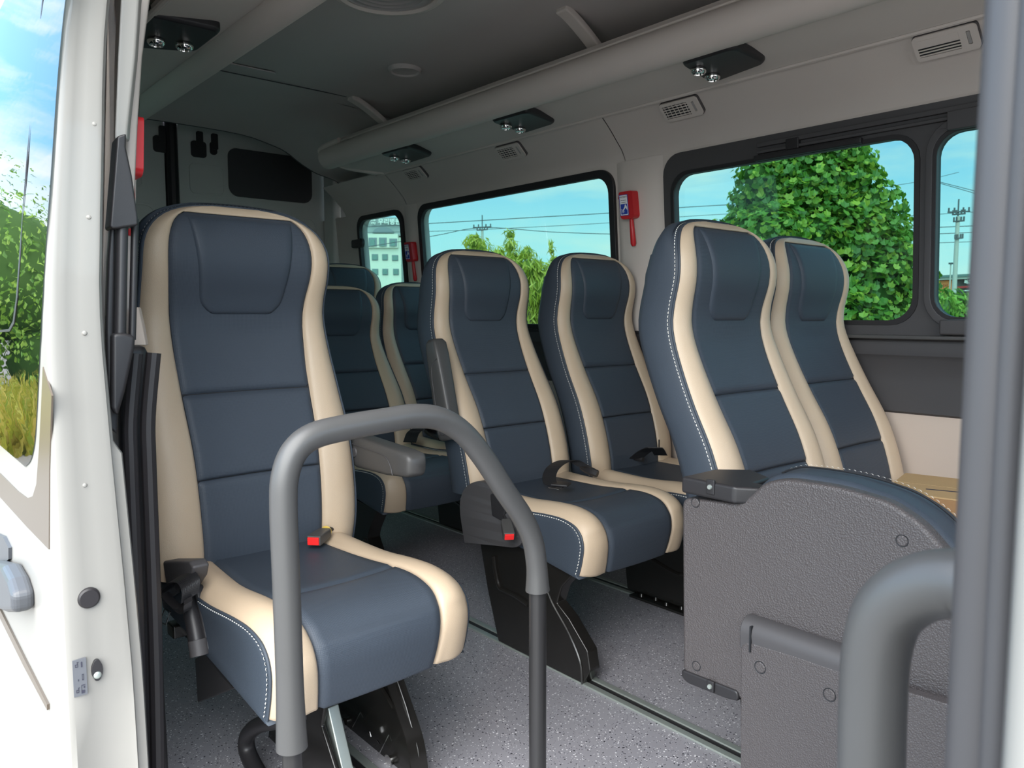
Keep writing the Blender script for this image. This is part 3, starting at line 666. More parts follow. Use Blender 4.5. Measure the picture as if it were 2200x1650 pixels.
def outline(dx, dw, nt=8):
    """loop of points round the backrest edge from lower left over the top to lower right"""
    P = []
    for z in ZROWS: P.append((-(bw2(z) + dw), z))
    top = ZROWS[-1]; wtop = bw2(top)
    T = [(-(wtop) + 2 * wtop * k / nt, top + 0.005 * (1 - (2 * k / nt - 1) ** 2) + dw) for k in range(1, nt)]
    R = [(-y, z) for y, z in P[::-1]]
    return [Vector((bx(bw2(min(z, top)), min(z, top)) + dx, y, z)) for y, z in P + T + R]
def back_outline(depth, dw):
    f = outline(0, 0); out = []
    for p in f:
        z = min(p.z, 1.22)
        x = lerp_table(XFT, z) - depth - (0.0 if z < 1.1 else -(z - 1.1) * 0.35)
        s = 1 - dw / 0.22
        out.append(Vector((x, p.y * s, p.z - (dw * 1.2 if p.z > 1.15 else 0))))
    return out
# ---- cushion profile (side view) as (x, z) from the rear over the front to the underside
CP = bez([(-0.02, 0, 0.455), (0.10, 0, 0.452), (0.22, 0, 0.452), (0.33, 0, 0.461), (0.405, 0, 0.462), (0.458, 0, 0.450), (0.488, 0, 0.424), (0.499, 0, 0.388), (0.495, 0, 0.350), (0.487, 0, 0.318), (0.480, 0, 0.297)], 5)
CW = 0.228
def cus(y, s, off=0.0):
    """point on the cushion's top and front; s in 0..1 along the profile"""
    k = s * (len(CP) - 1); i = min(int(k), len(CP) - 2); t = k - i
    p = CP[i].lerp(CP[i + 1], t); tg = (CP[i + 1] - CP[i]).normalized(); n = Vector((-tg.z, 0, tg.x))
    a = abs(y); c = 0.150
    h = 0.0
    if a > c:
        q = (a - c) / (CW - c); h = 0.010 * math.sin(math.pi * q) * (1 if s < 0.6 else 0.4) - 0.016 * q ** 2.5
    else:
        h = -0.006 * (1 - (a / c) ** 2) * (1 if s < 0.6 else 0.3) + 0.006 * (1 - (a / c) ** 2) * (0 if s < 0.6 else 1)
    n = Vector((-tg.z, 0, tg.x))
    return Vector((p.x, y, p.z)) + n * (h + off)
def cpatch(name, ylo, yhi, s0, s1, material, parent, puff=0.005, sink=0.004, nu=10, nv=22):
    LEN = 0.66
    us = [0, 0.03, 0.08, 0.15] + [0.15 + 0.7 * k / (nu - 1) for k in range(1, nu - 1)] + [0.85, 0.92, 0.97, 1.0]
    vs = [0, 0.02, 0.05] + [0.05 + 0.9 * k / (nv - 1) for k in range(1, nv - 1)] + [0.95, 0.98, 1.0]
    def P(u, v):
        s = s0 + (s1 - s0) * v; a, b = ylo(s), yhi(s); y = a + (b - a) * u
        d = min(u * (b - a), (1 - u) * (b - a), v * (s1 - s0) * LEN, (1 - v) * (s1 - s0) * LEN)
        t = min(1, d / 0.010); off = -sink + (puff + sink) * math.sqrt(max(0, 1 - (1 - t) ** 2))
        return cus(y, s, off)
    n = len(us); mb = MB()
    mb.add([P(u, v) for v in vs for u in us], [(j * n + i, j * n + i + 1, (j + 1) * n + i + 1, (j + 1) * n + i) for j in range(len(vs) - 1) for i in range(n - 1)])
    return mb.build(name, material, parent, smooth='full')
def make_seat():
    root = empty('passenger_seat')
    # backrest: navy side shell and back, everything else rides on it
    rings = [outline(0.002, -0.004), outline(-0.004, 0.0005), outline(-0.018, 0.004)]
    fb = [back_outline(0.065, -0.006), back_outline(0.100, -0.003), back_outline(0.122, 0.010), back_outline(0.132, 0.035)]
    sh = MB().loft(rings + fb, closed=False)
    last = back_outline(0.132, 0.035); n = len(last); h = n // 2
    sh.add(last, [(i, i + 1, n - 2 - i, n - 1 - i) for i in range(h - 1)])
    b = sh.build('backrest', NAVY, root, smooth='full')
    # dark inner base behind the pads
    nz = len(ZROWS); nu = 24
    MB().add([Vector((bx(-bw2(z) + 2 * bw2(z) * i / nu, z) - 0.0045, -bw2(z) + 2 * bw2(z) * i / nu, z)) for z in ZROWS for i in range(nu + 1)], [(j * (nu + 1) + i, j * (nu + 1) + i + 1, (j + 1) * (nu + 1) + i + 1, (j + 1) * (nu + 1) + i) for j in range(nz - 1) for i in range(nu)]).build('seam_backing', SEAM, b, smooth='full')
    # beige bolsters and the strip over the top, in one piece
    us = [0, 0.04, 0.1, 0.2, 0.35, 0.5, 0.65, 0.8, 0.9, 0.96, 1.0]
    for s in (-1, 1):
        vs = []
        for z in ZROWS:
            c_, w_ = bcx(z), bw2(z)
            for u in us:
                y = c_ + (w_ - c_) * u; d = min(u, 1 - u) * (w_ - c_); t = min(1, d / 0.010)
                vs.append(Vector((bx(y, z) - 0.004 + 0.0075 * math.sqrt(max(0, 1 - (1 - t) ** 2)), s * y, z)))
        n = len(us)
        MB().add(vs, [(j * n + i, j * n + i + 1, (j + 1) * n + i + 1, (j + 1) * n + i) for j in range(nz - 1) for i in range(n - 1)]).build('bolster', BEIGE, b, smooth='full')
    zt = 1.213
    pillow('top_strip', lambda z: -bw2(z) * 0.99, lambda z: bw2(z) * 0.99, zt, 1.2315, BEIGE, b, 14, 8, 0.003, 0.006, 0.004)
    lim = lambda z: bcx(z)
    for z0, z1, m_, nm in ((ZB, 0.636, NAVY, 'lower_panel'), (0.638, 0.812, NAVY, 'middle_panel'), (0.814, zt, NAVY, 'upper_panel')):
        pillow(nm, lambda z: -lim(z), lambda z: lim(z), z0, z1, NAVYP, b, 14, 18, 0.005, 0.011, 0.0045)
    # headrest insert
    def hw(z):
        t = (z - 0.985) / (1.205 - 0.985); t = max(0, min(1, t))
        wv = 0.093 + 0.027 * t
        if t < 0.2: wv *= 0.55 + 0.45 * math.sqrt(max(0, 1 - ((0.2 - t) / 0.2) ** 2))
        return min(wv, bcx(z) - 0.012)
    pillow('head_insert', lambda z: -hw(z), lambda z: hw(z), 0.985, 1.209, NAVY, b, 14, 26, 0.0115, 0.014, 0.0)
    # stitched seam on both sides
    ol = outline(-0.009, 0.0032); k = len(ol)
    def nn(i):
        p = ol[min(i, k - 1)]
        return Vector((0, -1 if p.y < 0 else 1, 0)) if p.z < 1.15 else Vector((0, p.y * 3, 1)).normalized()
    MB().tube(outline(0.001, 0.0005), 0.0032, 6).build('piping', NAVY, b, smooth=True)
    st = dashes(ol, nn).build('stitching', THREAD, b, fix=False); st['kind'] = 'stuff'
    # cushion
    NS = 40
    side = [cus(CW, i / NS) for i in range(NS + 1)]
    bot = [Vector((0.470, 0, 0.294)), Vector((0.30, 0, 0.318)), Vector((0.10, 0, 0.345)), Vector((-0.05, 0, 0.36)), Vector((-0.06, 0, 0.42))]
    ringy = []
    for y, ins in ((-CW, 0.0), (-CW - 0.004, 0.012), (-CW - 0.003, 0.03)):
        pass
    lp = [Vector((p.x, 0, p.z)) for p in side] + bot
    cen = Vector((0.22, 0, 0.38))
    def ring(y, f): return [Vector((cen.x + (p.x - cen.x) * f, y, cen.z + (p.z - cen.z) * f)) for p in lp]
    cu = MB().loft([ring(-CW - 0.003, 0.6), ring(-CW - 0.005, 0.9), ring(-CW - 0.0035, 0.965), ring(-CW, 1.0), ring(0, 0.985), ring(CW, 1.0), ring(CW + 0.0035, 0.965), ring(CW + 0.005, 0.9), ring(CW + 0.003, 0.6)], True, True).build('cushion', NAVY, root, smooth=True, angle=60)
    cc = lambda s: 0.150 - 0.016 * max(0, (s - 0.5)) / 0.5 - (0.02 * max(0, 0.2 - s) / 0.2)
    cpatch('rear_panel', lambda s: -cc(s), cc, 0.0, 0.295, NAVY, cu)
    cpatch('front_panel', lambda s: -cc(s), cc, 0.298, 1.0, NAVYP, cu, nv=30)
    cpatch('bolster', lambda s: -CW, lambda s: -cc(s), 0.0, 1.0, BEIGE, cu, nv=34)
    cpatch('bolster', lambda s: cc(s), lambda s: CW, 0.0, 1.0, BEIGE, cu, nv=34)
    for sg in (-1, 1):
        path = [Vector((cen.x + (p.x - cen.x) * 0.975, sg * (CW + 0.0035), cen.z + (p.z - cen.z) * 0.965)) for p in side]
        MB().tube([Vector((p.x, sg * (CW + 0.0005), p.z)) for p in side], 0.0034, 6).build('piping', NAVY, cu, smooth=True)
        st = dashes(path, lambda i: Vector((0, sg, 0))).build('stitching', THREAD, cu, fix=False); st['kind'] = 'stuff'
    # metal frame under the cushion
    fr = MB().box((0.18, 0, 0.305), (0.44, 0.36, 0.022)).box((0.40, 0, 0.30), (0.03, 0.40, 0.028)).box((0.0, 0, 0.32), (0.04, 0.42, 0.03)).build('seat_frame', BLACKMET, root, bevel=0.004)
    return root
seat0 = make_seat()
SEATS = {}
def place_seat(key, x, y, tilt, label, z=0.0, group=None, sz=1.0, sy=0.96):
    o = seat0 if not SEATS else copy_tree(seat0_clean)
    o.location = (x, y, z); o.scale = (1, sy, sz); tag(o, label, 'seat', group)
    for ch in o.children:
        if ch.name.startswith('backrest'):
            P = Vector((-0.03, 0, 0.42)); R = Matrix.Rotation(math.radians(-tilt), 4, 'Y')
            ch.matrix_local = Matrix.Translation(P) @ R @ Matrix.Translation(-P)
            o_back = ch
    SEATS[key] = o; return o
seat0_clean = copy_tree(seat0)                 # untouched pattern, removed again below
GR = 'navy and beige passenger seats'
A = place_seat('A', -1.712, 0.708, -8.5, 'single navy and beige leather seat behind the curved grey guard rail', group=GR, sy=1.05)
A.rotation_euler.z = math.radians(2)
def LC(seat, p):
    """world point in the seat's own frame"""
    q_ = Matrix.Rotation(-seat.rotation_euler.z, 3, 'Z') @ (Vector(p) - seat.location); q_.z /= seat.scale.z; q_.y /= seat.scale.y; return q_
B1 = place_seat('B1', -1.872, 1.662, 2.5, 'navy and beige aisle seat with its grey armrest folded up', group=GR)
B2 = place_seat('B2', -1.805, 2.142, 0.5, 'navy and beige window seat next to the seat with the folded-up armrest', group=GR)
C1 = place_seat('C1', -0.925, 1.662, 0, 'navy and beige aisle seat right behind the folded jump seat', group=GR)
C2 = place_seat('C2', -0.945, 2.142, 1.5, 'navy and beige window seat with the cardboard box on its cushion', group=GR)
E1 = place_seat('E1', -2.86, 1.655, 5.0, 'navy and beige aisle seat one row behind the folded-up armrest', group=GR, sz=0.935)
E2 = place_seat('E2', -2.98, 2.140, 3.0, 'navy and beige window seat one row behind the folded-up armrest, mostly hidden', group=GR, sz=0.95)
Fs = place_seat('F', -3.72, 2.165, 3.0, 'navy seat in the last row below the small rear side window', z=0.07, group=GR)
def kill(o):
    for c in list(o.children): kill(c)
    bpy.data.objects.remove(o)
kill(seat0_clean)
def loc(seat, mb, name, material, **k):
    """part written in the seat's own frame"""
    return mb.build(name, material, seat, **k)
# ---- recliner covers, buckles, belts and legs
def cover(seat, s, y):
    pts = [(-0.12, 0.33), (-0.125, 0.44), (-0.105, 0.485), (-0.07, 0.505), (-0.03, 0.50), (0.0, 0.47), (0.02, 0.42), (0.07, 0.375), (0.09, 0.345), (0.07, 0.315), (0.0, 0.30), (-0.08, 0.305)]
    P = [(p.x, p.z) for p in bez([(a, 0, b) for a, b in pts + pts[:1]], 4)[:-1]]
    o = plate('recliner_cover', [P], 0.034, DARKTRIM, lambda a, b, c: Vector((a, y + c, b)), seat, bevel=0.008)
    o2 = MB().prism([Vector((0.0, y, 0.46)), Vector((0.045, y, 0.40)), Vector((0.03, y, 0.37)), Vector((-0.01, y, 0.42))], (0, 0, 0), (0, s * 0.034, 0)).build('recliner_lever', DARKPL, o, bevel=0.006)
    return o
def buckle(seat, M, yellow=False):
    def tb(mb): 
        for i, v in enumerate(mb.v): mb.v[i] = M @ v
        return mb
    rings = []
    for x, w_, h_ in ((0.0, 0.011, 0.0075), (0.012, 0.0155, 0.010), (0.045, 0.0165, 0.012), (0.072, 0.0165, 0.012)):
        rings.append([Vector((x, -w_, -h_)), Vector((x, w_, -h_)), Vector((x, w_, h_)), Vector((x, -w_, h_))])
    o = tb(MB().loft(rings, True, True)).build('buckle', PLASTICL, seat, bevel=0.003)
    tb(MB().box((0.0735, 0, 0.0), (0.004, 0.027, 0.0185))).build('red_button', REDB, o, bevel=0.001)
    tb(MB().tube([(-0.045, 0.004, -0.012), (-0.02, 0, -0.002), (0.004, 0, 0)], 0.0055, 8)).build('stalk', DARKPL, o, smooth=True)
    if yellow: tb(MB().lathe([(0.0125, 0), (0.0135, 0.001), (0.0125, 0.002)], 16, frame((0.001, 0, 0), (0, 1, 0), (0, 0, 1)))).build('yellow_band', mat('yellow_band', (0.6, 0.42, 0.08), 0.5), o)
    return o
# single seat: buckle on the cushion, belt tower by the door
cover(A, -1, -CW - 0.045)
buckle(A, frame((0.035, 0.135, 0.478), (0.62, -0.78, -0.05), (0.78, 0.62, 0.0)), True)
loc(A, MB().box((-0.075, 0.205, 0.455), (0.05, 0.045, 0.10)).box((-0.055, 0.225, 0.44), (0.05, 0.03, 0.07)), 'belt_anchor', DARKTRIM, bevel=0.006)
for ch in A.children:
    if ch.name.startswith('cushion'): ch.scale.y = 0.905
def onA(pts, Y): return [LC(A, atY(x, y, Y)) for x, y in pts]
loc(A, MB().prism(onA([(362, 1203), (420, 1203), (428, 1216), (424, 1240), (410, 1262), (372, 1268)], 0.488), (0, -0.012, 0), (0, 0.02, 0)), 'belt_bracket', DARKTRIM, bevel=0.005)
loc(A, MB().prism(onA([(372, 1262), (415, 1258), (432, 1330), (445, 1400), (425, 1412), (404, 1350)], 0.492), (0, 0, 0), (0, 0.02, 0)), 'retractor', DARKPL, bevel=0.006)
loc(A, MB().tube(bez(onA([(404, 1286), (412, 1320), (421, 1362), (428, 1404)], 0.482), 4), [0.013, 0.0135, 0.014, 0.0145, 0.015, 0.015, 0.0152, 0.0155, 0.016, 0.016, 0.0165, 0.0165, 0.016], 14), 'belt_boot', DARKPL, smooth=True)
loc(A, MB().tube(onA([(424, 1374), (429, 1408)], 0.481), [0.0172, 0.0172], 14), 'boot_end', DARKTRIM, smooth=True)
loc(A, MB().ribbon(bez(onA([(368, 1284), (366, 1262), (378, 1244), (398, 1240), (410, 1256), (408, 1284)], 0.468), 6), (0.008, 0.014, 0.010), 0.0016), 'belt', WEB, smooth=True)
loc(A, MB().ribbon(bez(onA([(352, 1268), (366, 1290), (386, 1308), (400, 1306), (404, 1290)], 0.462), 5), (0.004, 0.006, 0.004), 0.006), 'belt_tongue', DARKPL, smooth=True)
tg = MB()
qd = onA([(354, 1308), (366, 1314), (356, 1342), (343, 1336)], 0.458)
for i_ in range(4): tg.tube([qd[i_], qd[(i_ + 1) % 4]], 0.0013, 6)
loc(A, tg, 'tongue_plate', CHROME)
# black sheet-metal pedestal of the single seat
def pedestal(seat, y, th=0.03, mirror=False):
    pts = [(-0.02, 0.31), (0.02, 0.012), (0.40, 0.012), (0.43, 0.03), (0.34, 0.14), (0.33, 0.19), (0.40, 0.30)]
    P = [Vector((a, y, b)) for a, b in pts]
    o = MB().prism(P, (0, -th / 2, 0), (0, th / 2, 0)).build('leg', BLACKMET, seat, bevel=0.006, bseg=3)
    # front flange and pressed rib
    fl_ = [(0.432, 0.02), (0.345, 0.14), (0.335, 0.19), (0.402, 0.30)]
    MB().ribbon([Vector((a + 0.004, y, b)) for a, b in bez_xz(fl_)], (0, th * 0.95, 0), 0.0025).build('flange', BLACKMET, o, smooth=True)
    rib = [(0.045, 0.27), (0.055, 0.19), (0.075, 0.165), (0.15, 0.145), (0.25, 0.125), (0.30, 0.15)]
    MB().tube([Vector((a, y - th / 2, b)) for a, b in bez_xz(rib)], 0.008, 8).build('pressed_rib', BLACKMET, o, smooth=True)
    return o
def bez_xz(pts): return [(p.x, p.z) for p in bez([(a, 0, b) for a, b in pts], 5)]
# the bench leg standing on the aisle rail, outline from the photograph
def bench_leg(seat, px, Y, th=0.042):
    o0 = seat
    P = [LC(seat, atY(x, y, Y)) for x, y in px]
    o = MB().prism(P, (0, 0, 0), (0, th, 0)).build('leg', BLACKMET, seat, bevel=0.005, bseg=3)
    return o, o0
legpx = [(1028, 1150), (1046, 1262), (1070, 1378), (1251, 1472), (1268, 1442), (1262, 1400), (1222, 1330), (1196, 1296), (1206, 1262), (1240, 1225), (1200, 1190), (1140, 1170)]
lg, o0 = bench_leg(B1, legpx, 1.452)
def onY(pts, Y, o0):
    return [LC(o0, atY(x, y, Y)) for x, y in pts]
rb = onY([(1060, 1195), (1064, 1225), (1072, 1260), (1086, 1270), (1110, 1282), (1135, 1300)], 1.448, o0)
MB().tube(bez(rb, 5), 0.007, 8).build('pressed_rib', BLACKMET, lg, smooth=True)
MB().tube(bez(onY([(1176, 1270), (1190, 1302), (1222, 1360), (1246, 1420), (1251, 1470)], 1.451, o0), 5), 0.0035, 6).build('flange_edge', CHROME if False else BLACKMET, lg, smooth=True)
for s_ in (B1, C1, E1):
    if s_ is not B1: pedestal(s_, -0.19)
for s_ in (B2, C2, E2): pedestal(s_, -0.035, 0.05)
# bolts on the rear bench leg foot
bo = MB()
for k in range(6): bo.lathe([(0, 0.012), (0.006, 0.012), (0.008, 0.006), (0.010, 0)], 10, Matrix.Translation((0.10 + 0.055 * k, -0.075 + 0.012 * (k % 2), 0.008)))
loc(B2, bo.box((0.24, -0.07, 0.006), (0.36, 0.05, 0.008)), 'foot_plate', BLACKMET, smooth=True)
pedestal(Fs, 0.0)
# single seat pedestal: outline from the photograph on its rail
o0 = A
pa = [(700, 1480), (772, 1690), (905, 1690), (893, 1600), (850, 1440), (822, 1420)]
AL = MB().prism(onY([(690, 1478), (722, 1560), (780, 1605), (850, 1668), (905, 1690), (897, 1610), (872, 1520), (845, 1440), (842, 1415)], 0.865, o0), (0, 0.0, 0), (0, 0.004, 0)).build('leg', BLACKMET, A, bevel=0.002)
MB().ribbon(bez(onY([(846, 1415), (845, 1450), (868, 1520), (893, 1600), (906, 1700)], 0.865, o0), 5), (0, 0.02, 0), 0.002).build('flange', BLACKMET, AL, smooth=True)
MB().tube(bez(onY([(806, 1440), (815, 1468), (830, 1492), (846, 1520)], 0.850, o0), 5), 0.005, 8).build('pressed_rib', BLACKMET, AL, smooth=True)
AM = MB().prism(onY([(684, 1535), (704, 1520), (735, 1655), (760, 1720), (700, 1720)], 0.72, o0), (0, 0, 0), (0, 0.025, 0)).build('leg', STEEL, A, bevel=0.003)
AN = MB().prism(onY([(585, 1500), (700, 1490), (690, 1560), (740, 1720), (560, 1720)], 0.70, o0), (0, 0, 0), (0, 0.01, 0)).build('front_bracket', BLACKMET, A, bevel=0.003)
for x, y in ((735, 1553), (834, 1634)):
    q = LC(A, atY(x, y, 0.855))
    MB().lathe([(0, 0.014), (0.006, 0.013), (0.0085, 0.008), (0.010, 0.0), (0.014, -0.001)], 14, frame(q, (0.3, 0, 1), (1, 0, -0.3))).build('bolt', CHROME, A, smooth=True)
sp_ = MB()
for pth in ([(758, 1562), (775, 1530), (780, 1542)], [(812, 1625), (836, 1578), (842, 1592)], [(790, 1573), (797, 1582), (794, 1572)], [(810, 1590), (816, 1598)]):
    sp_.tube(onY(pth, 0.850, o0), 0.0012, 6)
sp_.build('retaining_spring', CHROME, A)
# the black tube foot at the door side of the single seat
loc(A, MB().tube(bez(onY([(640, 1545), (596, 1548), (556, 1558), (532, 1580), (531, 1612), (548, 1650), (580, 1700)], 0.60, o0), 6), 0.017, 12), 'tube_foot', DARKPL, smooth=True)
loc(A, MB().prism(onY([(418, 1415), (440, 1405), (470, 1450), (500, 1480), (424, 1510)], 0.56, o0), (0, 0, 0), (0, 0.02, 0)), 'side_bracket', DARKTRIM, bevel=0.003)
# aisle bench: recliner cover with buckle, belts
rc = plate('recliner_cover', [[(p.x, p.z) for p in bez([(v.x, 0, v.z) for v in onY([(1000, 1165), (990, 1090), (1000, 1050), (1026, 1034), (1052, 1040), (1072, 1062), (1085, 1100), (1108, 1130), (1125, 1158), (1110, 1175), (1070, 1172), (1000, 1165)], 1.415, B1)], 4)[:-1]]], 0.05, DARKTRIM, lambda a, b, c: Vector((a, (1.435 - B1.location.y) / B1.scale.y + c, b)), B1, bevel=0.008)
MB().prism(onY([(1052, 1062), (1072, 1058), (1085, 1095), (1078, 1120), (1056, 1108)], 1.405, B1), (0, 0, 0), (0, 0.012, 0)).build('recliner_lever', DARKPL, rc, bevel=0.004)
q = LC(B1, atY(1086, 1118, 1.40))
buckle(B1, frame(q, (0.80, -0.50, -0.42), (0.5, 0.85, 0)))
q = atY(1200, 1018, 1.80)
def belt(seat, pts3, wv, name='belt'):
    o0 = seat.location
    return MB().ribbon(bez([LC(seat, p) for p in pts3], 6), wv, 0.0013).build(name, WEB, seat, smooth=True)
zc = 0.475
b_a = [atZ(1204, 1046, zc - 0.002), atZ(1184, 1040, zc + 0.004), atZ(1180, 1024, zc + 0.02), atZ(1188, 1006, zc + 0.04), atZ(1208, 992, zc + 0.052), atZ(1232, 990, zc + 0.05), atZ(1254, 1002, zc + 0.03)]
belt(B1, b_a, (0.0145, 0.0165, 0.0))
tng = MB().tube(bez([LC(B1, atZ(1250, 1003, zc + 0.018)), LC(B1, atZ(1268, 1012, zc + 0.012)), LC(B1, atZ(1284, 1018, zc + 0.006))], 3), [0.010, 0.013, 0.014, 0.0145, 0.0145, 0.013, 0.012], 10).build('belt_guide', DARKPL, B1, smooth=True)
MB().box(LC(B1, atZ(1205, 1040, zc + 0.004)), (0.055, 0.05, 0.008), Matrix.Rotation(0.5, 3, 'Z')).build('belt_tongue', DARKPL, B1, bevel=0.003)
MB().tube([LC(B1, atZ(1178, 1048, zc)), LC(B1, atZ(1200, 1052, zc - 0.003)), LC(B1, atZ(1216, 1044, zc))], 0.0016, 6).build('tongue_plate', CHROME, B1)
b_b = [atZ(1366, 985, zc + 0.01), atZ(1385, 970, zc + 0.04), atZ(1408, 962, zc + 0.06), atZ(1420, 978, zc + 0.02)]
belt(B2, b_b, (0.016, 0.018, 0))
MB().tube([LC(B2, atZ(1364, 984, zc + 0.008)), LC(B2, atZ(1382, 988, zc + 0.006))], 0.009, 8).build('belt_tongue', DARKPL, B2, smooth=True)
b_c = [atZ(880, 950, zc + 0.0), atZ(888, 930, zc + 0.03), atZ(905, 920, zc + 0.05), atZ(930, 925, zc + 0.03), atZ(945, 940, zc + 0.01)]
belt(E1, b_c, (0.022, 0.018, 0.0))
MB().tube(bez([LC(E1, atZ(915, 925, zc + 0.02)), LC(E1, atZ(930, 936, zc + 0.015)), LC(E1, atZ(945, 942, zc + 0.01))], 3), 0.011, 8).build('belt_tongue', DARKPL, E1, smooth=True)
# cloth tag on the window seat's backrest
bb = [c for c in B2.children if c.name.startswith('backrest')][0]
MB().box((bx(0.139, 0.52) + 0.006, 0.141, 0.52), (0.003, 0.004, 0.032)).build('tag', DARKPL, bb)
# ---- armrests
def armrest(seat, M, L=0.30):
    """padded grey armrest, pivot at the origin of M, pointing along local x"""
    sec = lambda x, h, wd, dz: [M @ Vector((x, wd * math.cos(t) * (1 if abs(math.cos(t)) < .75 else .95), dz + h * math.sin(t))) for t in [2 * math.pi * (k + 0.5) / 16 for k in range(16)]]
    def sq(x, h, wd, dz):
        out = []
        for k in range(20):
            t = 2 * math.pi * (k + 0.5) / 20; c_, s_ = math.cos(t), math.sin(t)
            out.append(M @ Vector((x, wd * math.copysign(abs(c_) ** 0.4, c_), dz + h * math.copysign(abs(s_) ** 0.4, s_))))
        return out
    R = [sq(-0.030, 0.020, 0.020, 0), sq(-0.024, 0.036, 0.024, 0), sq(0.0, 0.042, 0.026, 0), sq(0.05, 0.040, 0.026, 0.002), sq(0.15, 0.036, 0.027, 0.006), sq(L - 0.05, 0.032, 0.028, 0.010), sq(L - 0.012, 0.028, 0.027, 0.012), sq(L, 0.018, 0.020, 0.012)]
    o = MB().loft(R, True, True).build('armrest', PLASTICL, seat, smooth=True, angle=60)
    MB().lathe([(0, 0.003), (0.012, 0.003), (0.0135, 0.0)], 16, M @ frame((0, -0.0255, 0), (1, 0, 0), (0, 0, 1))).build('pivot_cap', DARKTRIM, o, smooth=True)
    s = [M @ Vector((x, -0.0275 if x > 0.1 else -0.0268, z)) for x, z in ((-0.01, 0.020), (0.10, 0.020), (L - 0.10, 0.018), (L - 0.075, 0.0), (L - 0.065, -0.02))]
    MB().tube(bez(s, 5), 0.0012, 6).build('seam', DARKTRIM, o)
    return o
# lowered on the single seat (aisle side), raised on the aisle seat
pv = LC(A, atY(790, 972, 0.985))
tip = LC(A, atY(893, 1010, 0.985))
dirx = (tip - pv).normalized()
armrest(A, frame(pv - dirx * 0.02, dirx, (0, 1, 0)), (tip - pv).length + 0.03)
pv = LC(B1, atY(965, 925, 1.405))
tip = LC(B1, atY(940, 728, 1.405))
dirx = (tip - pv).normalized()
armrest(B1, frame(pv, dirx, (0, 1, 0)), (tip - pv).length)
# ================================================================== folded jump seat
YP = 1.20
js = thing('folded_jump_seat', (-0.64, 1.30, 0.0), 'folded grey jump seat with grained plastic back panel beside the aisle', 'seat')
def yplate(name, px, Y, th, material, parent, bevel=0.006, n=5, smooth=True):
    """solid with its visible face at Y, outline from the photograph, going th deeper"""
    pts = [atY(x, y, Y) for x, y in px]
    if smooth: pts = fillet_loop(pts, 0.02, n)
    return MB().prism(pts, (0, 0, 0), (0, th, 0)).build(name, material, parent, bevel=bevel, bseg=3)
def fillet_loop(P, r, n=5):
    out = []; k = len(P)
    for i in range(k):
        a, b, c_ = P[i - 1], P[i], P[(i + 1) % k]
        u = (a - b); v = (c_ - b); ra = min(r, u.length * 0.45, v.length * 0.45); p0 = b + u.normalized() * ra; p1 = b + v.normalized() * ra
        for j in range(n + 1):
            t = j / n; out.append(p0 * (1 - t) ** 2 + b * 2 * t * (1 - t) + p1 * t * t)
    return out
pan = yplate('back_panel', [(1464, 1068), (1580, 1082), (1606, 1070), (1640, 1036), (1690, 1029), (1800, 1046), (1910, 1078), (1980, 1125), (2040, 1195), (2080, 1280), (2085, 1560), (2020, 1640), (1760, 1560), (1580, 1500), (1466, 1448)], YP, 0.03, PLASTIC, js, 0.008)
YB = YP + 0.028
bodypx = [(1480, 1064), (1620, 1052), (1650, 1024), (1700, 1016), (1810, 1033), (1920, 1068), (1995, 1115), (2056, 1182), (2100, 1270), (2105, 1560), (2020, 1650), (1770, 1550), (1490, 1440)]
body = yplate('folded_backrest', bodypx, YB, 0.075, NAVY, js, 0.022)
# second half (the cushion) folded against it, a little higher
body2 = yplate('folded_cushion', [(x + 4, y - 3) for x, y in bodypx], YB + 0.078, 0.09, NAVY, js, 0.026)
ed = [atY(x, y, YB + 0.070) + Vector((0, 0, 0.002)) for x, y in ((1640, 1008), (1660, 1000), (1706, 994), (1780, 1003), (1850, 1022), (1925, 1046), (1990, 1086), (2046, 1140), (2084, 1200))]
path = bez([atY(x, y, YB) + Vector((0, 0.074, 0.003)) for x, y in ((1640, 1028), (1660, 1020), (1700, 1015), (1810, 1032), (1920, 1067), (1995, 1114), (2056, 1181), (2098, 1266))], 8)
st = dashes(path, lambda i: Vector((0, 0, 1)), 0.0065, 0.0035, 0.0009).build('stitching', THREAD, body, fix=False); st['kind'] = 'stuff'
MB().tube([p - Vector((0, 0.010, 0.002)) for p in path], 0.002, 6).build('seam', SEAM, body, smooth=True)
# latch blocks
lt = atY(1463, 1034, YP - 0.012); lr = atY(1578, 1052, YP - 0.012)
blk_ = MB()
zt_, zb_ = 0.694, 0.662
x0_, x1_ = lt.x, atY(1577, 1060, YP - 0.012).x
outl = [(x0_, YP - 0.012), (x1_, YP - 0.012), (x1_ + 0.045, YP + 0.02), (x1_ + 0.04, YP + 0.045), (x1_ + 0.005, YP + 0.05), (x1_ + 0.0, YP + 0.11), (x0_ + 0.05, YP + 0.15), (x0_, YP + 0.10)]
MB().prism([Vector((a, b, zb_)) for a, b in outl], (0, 0, 0), (0, 0, zt_ - zb_)).build('upper_latch', DARKPL, js, bevel=0.006, bseg=3)
def screwblock(px, py, Y, w_, h_):
    q = atY(px, py, Y); b_ = MB().box(q, (w_, 0.006, h_)).build('screw_boss', DARKPL, js, bevel=0.002)
    MB().lathe([(0, 0.003), (0.004, 0.003), (0.005, 0.0)], 14, frame(q + Vector((0, -0.003, 0)), (1, 0, 0), (0, 0, 1))).build('screw', STEEL, b_, smooth=True)
screwblock(1527, 1046, YP - 0.012, 0.018, 0.028)
yplate('lower_latch', [(1463, 1438), (1585, 1486), (1587, 1508), (1560, 1502), (1475, 1468), (1463, 1455)], YP - 0.004, 0.06, DARKPL, js, 0.004)
screwblock(1527, 1474, YP - 0.006, 0.016, 0.022)
